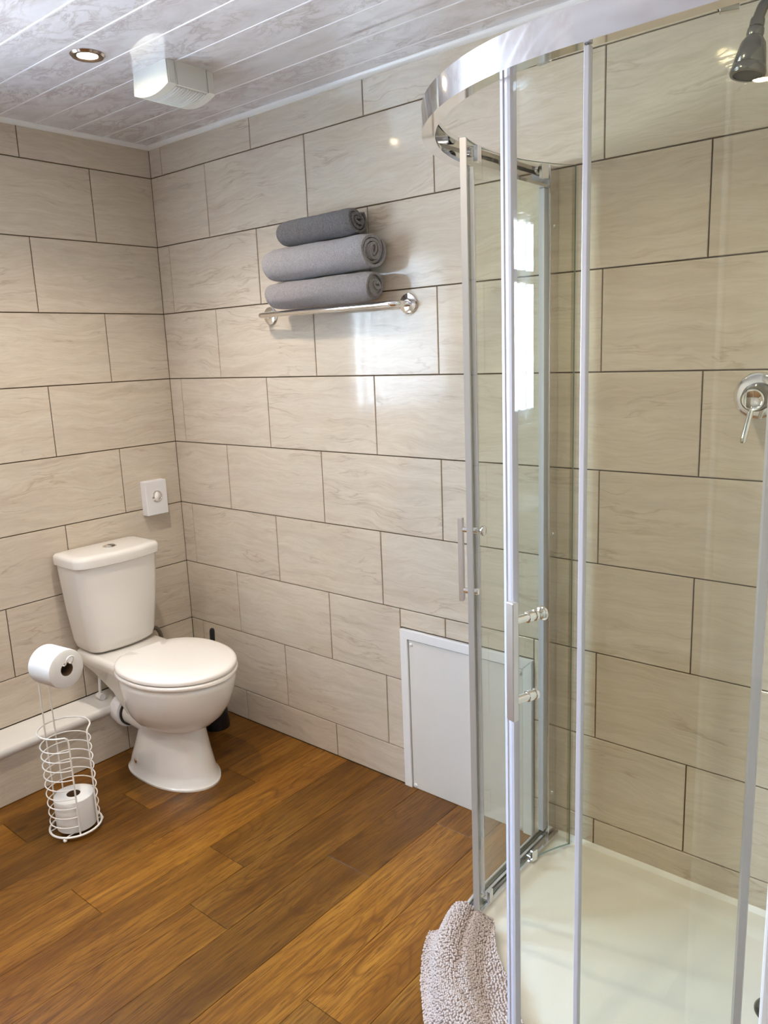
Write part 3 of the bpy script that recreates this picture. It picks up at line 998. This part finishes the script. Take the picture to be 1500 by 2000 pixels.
def rolled_towel(label, loc, L, ry, rz, mat, turns, seed, tilt=0.0, thick=0.0098, yaw=0.0):
    rnd = random.Random(seed)
    t = thing('rolled_towel', label, 'towel', loc, yaw, group='rolled towels on the bar')
    N = 34 * turns
    path = []
    r0 = 0.005
    for k in range(N + 1):
        f = k / N
        a = 2 * PI * turns * f + 0.7
        rr = r0 + (1 - r0 - thick / 2 / ry) * 1.0 * f if False else None
        ey = r0 + (ry - thick / 2 - r0) * f
        ez = r0 + (rz - thick / 2 - r0) * f
        path.append((ey * math.cos(a), ez * math.sin(a)))
    outer, inner = [], []
    for k in range(N + 1):
        p, q = path[max(k - 1, 0)], path[min(k + 1, N)]
        dx, dz = q[0] - p[0], q[1] - p[1]
        m = math.hypot(dx, dz) or 1
        nx, nz = dz / m, -dx / m
        y, z = path[k]
        h = thick * 0.5 * (0.90 + 0.06 * math.sin(k * 0.9 + seed))
        outer.append((y + nx * h, z + nz * h)); inner.append((y - nx * h, z - nz * h))
    sec = outer + list(reversed(inner))
    ns = 26
    rings = []
    nn = len(sec)
    for s in range(ns + 1):
        u = s / ns
        ring = []
        for i, (y, z) in enumerate(sec):
            k = i if i <= N else nn - 1 - i
            f = k / N
            # layers end a little unevenly, inner layers slightly sunk
            endoff = 0.005 * math.sin(k * 0.21 + seed) + 0.004 * math.sin(k * 0.083 + seed * 2) - 0.010 * (f - 0.4)
            x = -L / 2 + u * L + endoff * (2 * u - 1)
            edge = 1 - 0.10 * max(0, abs(2 * u - 1) - 0.86) / 0.14
            wob = 1 + 0.022 * math.sin(u * 7 + seed * 1.7 + 2 * math.atan2(z, y)) + 0.012 * math.sin(u * 17 + seed - 3 * math.atan2(z, y)) + 0.006 * math.sin(u * 41 + seed)
            yy, zz = y * edge * wob, z * edge * wob
            zz = max(zz, -rz * 0.93)
            ring.append((x, yy, zz + tilt * x))
        rings.append(ring)
    bm = bmesh.new()
    loft(bm, rings)
    for q in list(bm.faces):
        if len(q.verts) > 4:
            bmesh.ops.triangulate(bm, faces=[q])
    o = obj('towel_roll', bm, mat, t, smooth=75)
    return t
rolled_towel('mid grey rolled towel lying directly on the chrome bar, lowest of the stack', (0.930, -0.0635, 1.6425), 0.435, 0.058, 0.049, M['towel_c'], 4, 3, 0.0)
rolled_towel('light grey rolled towel in the middle of the stack, thickest of the three', (0.930, -0.0675, 1.7385), 0.435, 0.062, 0.058, M['towel_b'], 4, 5, 0.012)
rolled_towel('dark charcoal rolled towel on top of the stack, smallest of the three', (0.935, -0.064, 1.8300), 0.310, 0.055, 0.046, M['towel_a'], 3, 9, 0.012)

# ------------------------------------------------------------------ shower tray
X0, Y0, RR = 1.674, -0.860, 0.495      # outer face of the rails
CX, CY = X0 + RR, Y0 + RR
def plan(off, xr, n=28, y_start=0.0):
    """outline of the quadrant, offset inwards by off: from back wall round to right wall; returns points and inward normals"""
    P = [((X0, y), (1, 0)) for y in (y_start + (CY - 0.0005 - y_start) * k / 4 for k in range(4))]
    for k in range(n + 1):
        a = PI + (PI / 2) * k / n
        P.append(((CX + RR * math.cos(a), CY + RR * math.sin(a)), (-math.cos(a), -math.sin(a))))
    P += [((x, Y0), (0, 1)) for x in (CX + (xr - CX) * 0.5, xr)]
    return [(p[0] + q[0] * off, p[1] + q[1] * off) for p, q in P]
tray = thing('shower_tray', 'low cream quadrant shower tray in the corner', 'shower tray', (2.10, -0.43, 0))
def T(pts, z): return [(x - 2.10, y + 0.43, z) for x, y in pts]
def tray_ring(off, z, xr, yb):
    P = plan(off, xr, y_start=yb)
    return T(P + [(xr, yb)], z)
bm = bmesh.new()
XR = PX - 0.001
rings = [tray_ring(-0.010, 0.001, XR, -0.001), tray_ring(-0.010, 0.032, XR, -0.001), tray_ring(-0.007, 0.038, XR, -0.001), tray_ring(-0.001, 0.040, XR, -0.001),
         tray_ring(0.050, 0.040, XR - 0.056, -0.056), tray_ring(0.056, 0.038, XR - 0.062, -0.062), tray_ring(0.064, 0.027, XR - 0.070, -0.070), tray_ring(0.078, 0.022, XR - 0.084, -0.084),
         tray_ring(0.20, 0.0195, XR - 0.21, -0.21), tray_ring(0.36, 0.018, XR - 0.36, -0.36)]
loft(bm, rings)
obj('basin', bm, M['tray'], tray, smooth=50)
bm = bmesh.new()
prof = [(0.0, 0.040), (0.0, 0.052), (0.003, 0.052), (0.009, 0.044), (0.011, 0.040)]
loft(bm, [[(x - 2.10, 0.43 - 0.0005 - u, z) for u, z in prof] for x in (X0 + 0.04, PX - 0.001)])
obj('silicone_bead', bm, M['silicone'], tray, smooth=True)
bm = bmesh.new()
lathe(bm, [(0.045, 0.0), (0.045, 0.003), (0.040, 0.009), (0.024, 0.014), (0.002, 0.016)], (2.372 - 2.10, -0.275 + 0.43, 0.018), (0, 0, 1), 36)
obj('drain_cover', bm, M['gunmetal'], tray, smooth=40)

# ------------------------------------------------------------------ shower enclosure
enc = thing('shower_enclosure', 'curved glass quadrant shower enclosure with chrome rails and two sliding doors', 'shower enclosure', (2.10, -0.43, 0.040))
EO = Vector((2.10, -0.43, 0.040))
def E(p): return (p[0] - EO.x, p[1] - EO.y, p[2] - EO.z)
def sweep(prof, xr, y_start=-0.002):
    bm = bmesh.new()
    cols = [plan(u, xr, n=48, y_start=y_start) for u, z in prof]
    rings = [[E((cols[k][i][0], cols[k][i][1], prof[k][1])) for k in range(len(prof))] for i in range(len(cols[0]))]
    loft(bm, rings)
    return bm
ZT, ZB = 1.8735, 1.8275
# C-section head rail, open towards the inside
top_prof = [(0.0, ZB), (0.024, ZB), (0.024, ZB + 0.007), (0.0215, ZB + 0.007), (0.0215, ZB + 0.0025), (0.0035, ZB + 0.0035),
            (0.0035, ZT - 0.0035), (0.0235, ZT - 0.0035), (0.0235, ZT - 0.008), (0.026, ZT - 0.008), (0.026, ZT), (0.0, ZT)]
obj('top_rail', sweep(top_prof, PX - 0.002), M['rail'], enc, smooth=18)
bot_prof = [(0.0, 0.0405), (0.042, 0.0405), (0.042, 0.050), (0.036, 0.050), (0.034, 0.045), (0.026, 0.045), (0.025, 0.062), (0.018, 0.062), (0.017, 0.050), (0.010, 0.050), (0.009, 0.066), (0.007, 0.068), (0.002, 0.068), (0.0, 0.066)]
obj('bottom_rail', sweep(bot_prof, PX - 0.002), M['brushed'], enc, smooth=18)
def eb(x0, x1, y0, y1, z0, z1, bev=0.0):
    return box_bm(x0 - EO.x, x1 - EO.x, y0 - EO.y, y1 - EO.y, z0 - EO.z, z1 - EO.z, bev)
# wall profiles
bm = eb(X0 + 0.001, X0 + 0.030, -0.046, -0.001, 0.042, 1.880, 0.0015)
wp = obj('wall_profile', bm, M['brushed'], enc)
bm = eb(X0 + 0.0045, X0 + 0.020, -0.058, -0.044, 0.069, 1.827, 0.001)
obj('glazing_bead', bm, M['seal'], wp)
for z in (0.18, 0.95, 1.74):
    bm = bmesh.new()
    lathe(bm, [(0.006, 0), (0.0055, 0.003), (0.002, 0.004)], E((X0 + 0.030, -0.022, z)), (1, 0, 0), 14)
    obj('screw_cap', bm, M['chrome'], wp, smooth=True)
obj('wall_profile', eb(PX - 0.046, PX - 0.001, Y0 + 0.001, Y0 + 0.030, 0.042, 1.880, 0.0015), M['brushed'], enc)

def glass_bm(pts2d, normals, th, z0, z1):
    """vertical sheet along a plan curve; slot 0 glass faces, slot 1 edges"""
    bm = bmesh.new()
    n = len(pts2d)
    A = [[bm.verts.new(E((p[0], p[1], z))) for p in pts2d] for z in (z0, z1)]
    B = [[bm.verts.new(E((p[0] + q[0] * th, p[1] + q[1] * th, z))) for p, q in zip(pts2d, normals)] for z in (z0, z1)]
    for i in range(n - 1):
        bm.faces.new((A[0][i], A[0][i + 1], A[1][i + 1], A[1][i]))
        bm.faces.new((B[0][i], B[1][i], B[1][i + 1], B[0][i + 1]))
        for lv in (0, 1):
            bm.faces.new((A[lv][i], B[lv][i], B[lv][i + 1], A[lv][i + 1])).material_index = 1
    for i in (0, n - 1):
        bm.faces.new((A[0][i], A[1][i], B[1][i], B[0][i])).material_index = 1
    return bm
GM = [M['glass'], M['glass_edge']]
# fixed panes
gx = X0 + 0.0115
FLY = -0.385
fp = obj('fixed_panel', glass_bm([(gx, -0.040), (gx, FLY)], [(1, 0)] * 2, 0.006, 0.052, 1.830), GM, enc)
obj('edge_seal', eb(gx - 0.002, gx + 0.009, FLY - 0.011, FLY + 0.002, 0.070, 1.826, 0.001), M['seal_dark'], fp)
obj('seal_lip', eb(gx + 0.0005, gx + 0.0185, FLY - 0.004, FLY + 0.0005, 0.070, 1.826, 0.001), M['seal'], fp)
gy = Y0 + 0.0115
FRX = 2.181
fp = obj('fixed_panel', glass_bm([(FRX, gy), (PX - 0.040, gy)], [(0, 1)] * 2, 0.006, 0.052, 1.830), GM, enc)
obj('edge_seal', eb(FRX - 0.0045, FRX + 0.0035, gy - 0.002, gy + 0.009, 0.070, 1.826, 0.001), M['seal'], fp)
obj('seal_lip', eb(FRX - 0.0058, FRX - 0.004, gy + 0.001, gy + 0.0115, 0.070, 1.826, 0.0008), M['seal_dark'], fp)

def arc_between(A, B, r, n=26):
    """arc from A to B of radius r bulging away from the shower centre"""
    A, B = Vector(A), Vector(B)
    mid = (A + B) / 2
    d = B - A
    h = math.sqrt(r * r - (d.length / 2) ** 2)
    nrm = Vector((-d.y, d.x)).normalized()
    c1, c2 = mid + nrm * h, mid - nrm * h
    ctr = Vector((2.2, -0.3))
    c = c1 if (c1 - ctr).length < (c2 - ctr).length else c2
    a0 = math.atan2(A.y - c.y, A.x - c.x); a1 = math.atan2(B.y - c.y, B.x - c.x)
    if a1 - a0 > PI: a1 -= 2 * PI
    if a0 - a1 > PI: a1 += 2 * PI
    P, Nn = [], []
    for k in range(n + 1):
        a = a0 + (a1 - a0) * k / n
        P.append((c.x + r * math.cos(a), c.y + r * math.sin(a)))
        Nn.append((-math.cos(a), -math.sin(a)))
    return P, Nn

def sliding_door(lead, trail, seal_w, seal_t, seal_mat, ht, hb, hdist, bar_out, bar_w, bar_t, clips, trail_seal=2, rad=0.5):
    shared_name = 'sliding_door'
    P, Nn = arc_between(lead, trail, rad)
    d = obj(shared_name, glass_bm(P, Nn, 0.006, 0.0475, 1.869), GM, enc)
    # magnetic strip on the leading edge
    p, q = Vector(P[0]), Vector(Nn[0])
    tdir = (Vector(P[1]) - Vector(P[0])).normalized()
    bm = bmesh.new()
    w, t = seal_w, seal_t
    prof = [(-w, -t), (-w * 0.55, -t * 1.15), (-w * 0.5, -t * 0.8), (-w * 0.1, -t * 0.8), (0.0, -t * 0.75), (0.004, -t * 0.5), (0.004, 0.006 + t * 0.5), (0, 0.006 + t * 0.75), (-w * 0.5, 0.006 + t * 0.8), (-w, 0.006 + t)]
    loft(bm, [[E((*(p + tdir * u + q * v), z)) for u, v in prof] for z in (0.052, 1.865)])
    obj('magnetic_seal', bm, seal_mat, d)
    if trail_seal:
        p2, q2 = Vector(P[-1]), Vector(Nn[-1])
        td2 = (Vector(P[-1]) - Vector(P[-2])).normalized()
        bm = bmesh.new()
        prof = [(-0.006, -0.0025), (0.004, -0.0025), (0.007, 0.003), (0.004, 0.0085), (-0.006, 0.0085)]
        loft(bm, [[E((*(p2 + td2 * u + q2 * v), z)) for u, v in prof] for z in (0.052, 1.865)])
        obj('bubble_seal', bm, M['seal'] if trail_seal == 1 else M['glass'], d)
    # handle
    k = 0
    acc = 0
    while acc < hdist:
        acc += math.dist(P[k], P[k + 1]); k += 1
    hp, hn = Vector(P[k]), Vector(Nn[k])
    ht2 = (Vector(P[k + 1]) - Vector(P[k - 1])).normalized()
    bm = bmesh.new()
    c = hp - hn * bar_out
    loft(bm, [[E((*(c + ht2 * u + hn * v), z)) for u, v in ((-bar_w, -bar_t), (bar_w, -bar_t), (bar_w, bar_t), (-bar_w, bar_t))] for z in (hb, ht)])
    bmesh.ops.bevel(bm, geom=bm.edges[:], offset=0.0012, segments=2, affect='EDGES')
    hd = obj('handle', bm, M['nickel'], d, smooth=30)
    return d, hp, hn, ht2, P, Nn

def handle_posts(d, hp, hn, ht2, bar_out, zs, knob_top):
    for i, z in enumerate(zs):
        bm = bmesh.new()
        o = E((*(hp - hn * (bar_out - 0.003)), z))
        prof = [(0.0070, 0.0), (0.0070, bar_out - 0.012), (0.0092, bar_out - 0.0115), (0.0092, bar_out - 0.003), (0.0075, bar_out - 0.003), (0.0075, bar_out + 0.003), (0.0092, bar_out + 0.0035), (0.0092, bar_out + 0.008)]
        if i == 0 and knob_top:
            prof += [(0.005, bar_out + 0.009), (0.005, bar_out + 0.014), (0.010, bar_out + 0.016), (0.0125, bar_out + 0.020), (0.0125, bar_out + 0.023), (0.008, bar_out + 0.026)]
        else:
            prof += [(0.0065, bar_out + 0.0105)]
        lathe(bm, prof, o, (hn.x, hn.y, 0), 20)
        obj('handle_post', bm, M['chrome'], d, smooth=35)

def clip(d, P, Nn, k, z, top):
    p, q = Vector(P[k]), Vector(Nn[k])
    tdir = (Vector(P[k + 1]) - Vector(P[k - 1])).normalized()
    bm = bmesh.new()
    def bx(u0, u1, v0, v1, z0, z1):
        loft(bm, [[E((*(p + tdir * u + q * v), zz)) for u, v in ((u0, v0), (u1, v0), (u1, v1), (u0, v1))] for zz in (z0, z1)])
    if top:
        bx(-0.011, 0.011, 0.0065, 0.016, z - 0.020, z + 0.012)
        lathe(bm, [(0.009, 0.0), (0.010, 0.002), (0.010, 0.010), (0.008, 0.012)], E((*(p - q * 0.0005), z + 0.002)), (-q.x, -q.y, 0), 20)
    else:
        bx(-0.010, 0.010, 0.0065, 0.015, z - 0.010, z + 0.022)
        bx(-0.010, 0.010, -0.008, 0.0065, z - 0.006, z + 0.001)
    bmesh.ops.bevel(bm, geom=[e for e in bm.edges if e.calc_length() > 0.006], offset=0.0008, segments=1, affect='EDGES')
    obj('roller' if top else 'door_clip', bm, M['brushed'], d)

# left door: slid back behind the left fixed pane
d, hp, hn, ht2, P, Nn = sliding_door((1.7245, -0.4590), (1.7640, -0.036), 0.010, 0.0035, M['edge_strip'], 1.071, 0.873, 0.024, 0.030, 0.0080, 0.0055, None)
handle_posts(d, hp, hn, ht2, 0.030, (1.043, 0.898), True)
for k, z, top in ((4, 1.852, True), (20, 1.852, True), (5, 0.058, False), (18, 0.058, False)):
    clip(d, P, Nn, k, z, top)
# right door: slid back behind the right fixed pane
d, hp, hn, ht2, P, Nn = sliding_door((2.0405, -0.8060), (2.414, -0.783), 0.017, 0.0055, M['seal'], 1.056, 0.856, 0.034, 0.040, 0.0085, 0.006, None, trail_seal=1, rad=0.41)
handle_posts(d, hp, hn, ht2, 0.040, (1.024, 0.888), True)
for k, z, top in ((4, 1.852, True), (21, 1.852, True), (5, 0.058, False), (21, 0.058, False)):
    clip(d, P, Nn, k, z, top)

# ------------------------------------------------------------------ shower valve and head on the back wall
sv = thing('shower_valve', 'chrome shower mixer with round plate and lever on the shower back wall', 'shower valve', (2.196, 0, 1.320))
bm = bmesh.new()
lathe(bm, [(0.053, -0.0005), (0.0535, 0.003), (0.050, 0.008), (0.044, 0.0095), (0.030, 0.010)], (0, 0, 0), (0, -1, 0), 44)
obj('wall_plate', bm, M['chrome'], sv, smooth=40)
bm = bmesh.new()
lathe(bm, [(0.031, 0.008), (0.031, 0.030), (0.028, 0.040), (0.026, 0.062), (0.0245, 0.066)], (0, 0, 0), (0.06, -1, -0.06), 36)
obj('body', bm, M['gunmetal'], sv, smooth=40)
bm = bmesh.new()
lathe(bm, [(0.0235, 0.064), (0.0235, 0.069), (0.021, 0.071), (0.019, 0.0695)], (0, 0, 0), (0.06, -1, -0.06), 36)
obj('cap', bm, M['chrome'], sv, smooth=40)
bm = bmesh.new()
lv0 = Vector((0.001, -0.060, -0.024)); lv1 = Vector((-0.010, -0.072, -0.098))
tube(bm, [lv0, lv0.lerp(lv1, 0.3), lv0.lerp(lv1, 0.7), lv0.lerp(lv1, 0.95), lv1], [0.0062, 0.0062, 0.0068, 0.0072, 0.005], 16)
obj('lever', bm, M['chrome'], sv, smooth=True)

sh = thing('overhead_shower', 'dark chrome shower head on a short bent arm high on the shower wall', 'shower head', (2.228, 0, 2.050))
bm = bmesh.new()
lathe(bm, [(0.026, -0.0005), (0.027, 0.004), (0.022, 0.009), (0.012, 0.011)], (0, 0, 0), (0, -1, 0), 30)
obj('wall_flange', bm, M['chrome'], sh, smooth=40)
bm = bmesh.new()
arm = spline([(0, -0.004, 0), (-0.004, -0.045, 0.012), (-0.018, -0.095, 0.026), (-0.030, -0.122, 0.022), (-0.036, -0.134, 0.002), (-0.038, -0.139, -0.012)], 6)
tube(bm, arm, 0.0105, 16)
obj('arm', bm, M['gunmetal'], sh, smooth=True)
bm = bmesh.new()
hax = Vector((-0.10, -0.15, -1)).normalized()
ho = Vector((-0.0375, -0.138, -0.006))
lathe(bm, [(0.0125, 0.0), (0.0135, 0.004), (0.0135, 0.014), (0.0115, 0.016), (0.0150, 0.018), (0.0160, 0.026), (0.0150, 0.032), (0.0175, 0.036), (0.0225, 0.044), (0.0265, 0.062), (0.0300, 0.082), (0.0290, 0.084), (0.0310, 0.086), (0.0335, 0.098), (0.0320, 0.102), (0.0260, 0.103), (0.0255, 0.100), (0.002, 0.100)], ho, hax, 36)
hd = obj('spray_head', bm, M['gunmetal'], sh, smooth=40)
bm = bmesh.new()
lathe(bm, [(0.0253, 0.1005), (0.0240, 0.1016), (0.002, 0.1016)], ho, hax, 30)
obj('spray_face', bm, M['black'], hd, smooth=True)

# ------------------------------------------------------------------ bath mat draped over the door sill
bmat = thing('bath_mat', 'blush grey bobbly bath mat draped over the shower sill between the doors', 'bath mat', (1.80, -0.62, 0.0))
MO = Vector((1.80, -0.62, 0))
A0, A1 = math.radians(193.2), math.radians(252)
# cross section: distance inwards from the rail face (u), height (z)
sec = [(-0.078, 0.013), (-0.062, 0.014), (-0.046, 0.022), (-0.031, 0.046), (-0.019, 0.074), (-0.006, 0.092), (0.010, 0.097), (0.026, 0.092), (0.042, 0.076), (0.058, 0.060), (0.074, 0.053), (0.100, 0.051), (0.130, 0.045), (0.158, 0.038)]
def sec_at(f, v):
    x = f * (len(sec) - 1)
    i = min(int(x), len(sec) - 2); t = x - i
    p0 = sec[max(i - 1, 0)]; p1 = sec[i]; p2 = sec[i + 1]; p3 = sec[min(i + 2, len(sec) - 1)]
    def cr(a, b, c, d): return 0.5 * (2 * b + (c - a) * t + (2 * a - 5 * b + 4 * c - d) * t * t + (3 * b - a - 3 * c + d) * t ** 3)
    return cr(p0[0], p1[0], p2[0], p3[0]), cr(p0[1], p1[1], p2[1], p3[1])
def mat_pt(f, v):
    u, z = sec_at(f, v)
    a0 = math.radians(196.3 - 6.2 * f)
    a = a0 + (A1 - a0) * v
    corner = max(0.0, 1 - v / 0.05) ** 2
    uu = u * (1 - 0.12 * corner)
    if u < -0.02: uu = -0.02 + (u + 0.02) * (0.86 - 0.30 * min(1, v / 0.4))
    if u > 0.04: uu = 0.04 + (uu - 0.04) * (0.38 + 0.50 * min(1, v / 0.42))
    z = z + 0.006 * math.sin(7 * v + 3 * f) * (0.3 + (z > 0.04)) + 0.004 * math.sin(17 * v - 6 * f)
    z = max(z, 0.012 if u < -0.005 else 0.0)
    if uu > 0.0: z = max(z, 0.082 - max(0, uu - 0.046) * 0.75, 0.052)
    r = RR - uu
    return Vector((CX + r * math.cos(a), CY + r * math.sin(a), z))
NF, NV = 44, 40
bm = bmesh.new()
top = [[bm.verts.new(mat_pt(i / NF, j / NV) - MO) for i in range(NF + 1)] for j in range(NV + 1)]
lowv = [[bm.verts.new(mat_pt(i / NF, j / NV) - MO - Vector((0, 0, 0.008))) for i in range(NF + 1)] for j in range(NV + 1)]
for j in range(NV):
    for i in range(NF):
        bm.faces.new((top[j][i], top[j][i + 1], top[j + 1][i + 1], top[j + 1][i]))
        bm.faces.new((lowv[j][i], lowv[j + 1][i], lowv[j + 1][i + 1], lowv[j][i + 1]))
for j in range(NV):
    bm.faces.new((top[j][0], top[j + 1][0], lowv[j + 1][0], lowv[j][0]))
    bm.faces.new((top[j][NF], lowv[j][NF], lowv[j + 1][NF], top[j + 1][NF]))
for i in range(NF):
    bm.faces.new((top[0][i], lowv[0][i], lowv[0][i + 1], top[0][i + 1]))
    bm.faces.new((top[NV][i], top[NV][i + 1], lowv[NV][i + 1], lowv[NV][i]))
obj('mat_backing', bm, M['mat_base'], bmat, smooth=60)
# bobbles: one part, nobody could count them
ico = bmesh.new()
bmesh.ops.create_icosphere(ico, subdivisions=1, radius=1.0)
iv = [v.co.copy() for v in ico.verts]
it = [[v.index for v in f.verts] for f in ico.faces]
ico.free()
verts, faces = [], []
rnd = random.Random(4)
nu, nv = 47, 78
for j in range(nv):
    for i in range(nu):
        f = min(max((i + 0.5 + rnd.uniform(-0.32, 0.32)) / nu, 0), 0.9999)
        v = min(max((j + 0.5 + rnd.uniform(-0.32, 0.32)) / nv, 0), 1)
        p = mat_pt(f, v)
        e = 0.004
        tu = (mat_pt(min(f + e, 0.9999), v) - mat_pt(max(f - e, 0), v)).normalized()
        tv = (mat_pt(f, min(v + e, 1)) - mat_pt(f, max(v - e, 0))).normalized()
        nn = tv.cross(tu)
        if nn.z < 0: nn.negate()
        if nn.length < 1e-4: nn = Vector((0, 0, 1))
        nn.normalize()
        s = rnd.uniform(0.0027, 0.0036)
        h = rnd.uniform(0.0032, 0.0048)
        base = len(verts)
        ang = rnd.uniform(0, 6.28)
        a_ = tu * math.cos(ang) + tv * math.sin(ang); b_ = nn.cross(a_)
        el = rnd.uniform(0.9, 1.35)
        for c in iv:
            verts.append(tuple(p - MO + nn * 0.0012 + a_ * c.x * s * el + b_ * c.y * s + nn * c.z * h))
        faces += [[base + k for k in t] for t in it]
me = bpy.data.meshes.new('bobble_pile')
me.from_pydata(verts, [], faces)
me.materials.append(M['mat'])
for p in me.polygons: p.use_smooth = True
pile = bpy.data.objects.new('bobble_pile', me)
COL.objects.link(pile)
pile.parent = bmat
pile['kind'] = 'stuff'

# ------------------------------------------------------------------ basin on the left wall under the window (seen in the glass)
bs = thing('wash_basin', 'white pedestal wash basin with chrome taps under the window', 'basin', (0.0, -1.50, 0))
bm = bmesh.new()
def basin_ring(x0, x1, hw, z, n=9): return rrect(x0, x1, hw, z, min(0.16, hw * 0.8, (x1 - x0) * 0.45), n)
loft(bm, [basin_ring(0.20, 0.38, 0.12, 0.66), basin_ring(0.17, 0.44, 0.20, 0.72), basin_ring(0.156, 0.50, 0.26, 0.80), basin_ring(0.154, 0.515, 0.275, 0.835), basin_ring(0.155, 0.51, 0.272, 0.845),
          basin_ring(0.25, 0.485, 0.225, 0.845), basin_ring(0.26, 0.47, 0.205, 0.82), basin_ring(0.28, 0.43, 0.14, 0.74)])
add_box(bm, 0.002, 0.17, -0.272, 0.272, 0.72, 0.844)
obj('bowl', bm, M['ceramic'], bs, smooth=50)
bm = bmesh.new()
loft(bm, [rrect(0.18, 0.36, 0.10, 0.001, 0.05), rrect(0.19, 0.35, 0.085, 0.10, 0.05), rrect(0.20, 0.36, 0.085, 0.60, 0.05), rrect(0.19, 0.38, 0.10, 0.67, 0.05)])
obj('pedestal', bm, M['ceramic'], bs, smooth=50)
for s in (-1, 1):
    bm = bmesh.new()
    lathe(bm, [(0.02, 0), (0.016, 0.008), (0.012, 0.03), (0.016, 0.035), (0.020, 0.055), (0.016, 0.075)], (0.10, s * 0.10, 0.844), (0, 0, 1), 20)
    tube(bm, [(0.10, s * 0.10, 0.866), (0.16, s * 0.09, 0.872), (0.20, s * 0.085, 0.862)], 0.009, 12)
    obj('tap', bm, M['chrome'], bs, smooth=40)
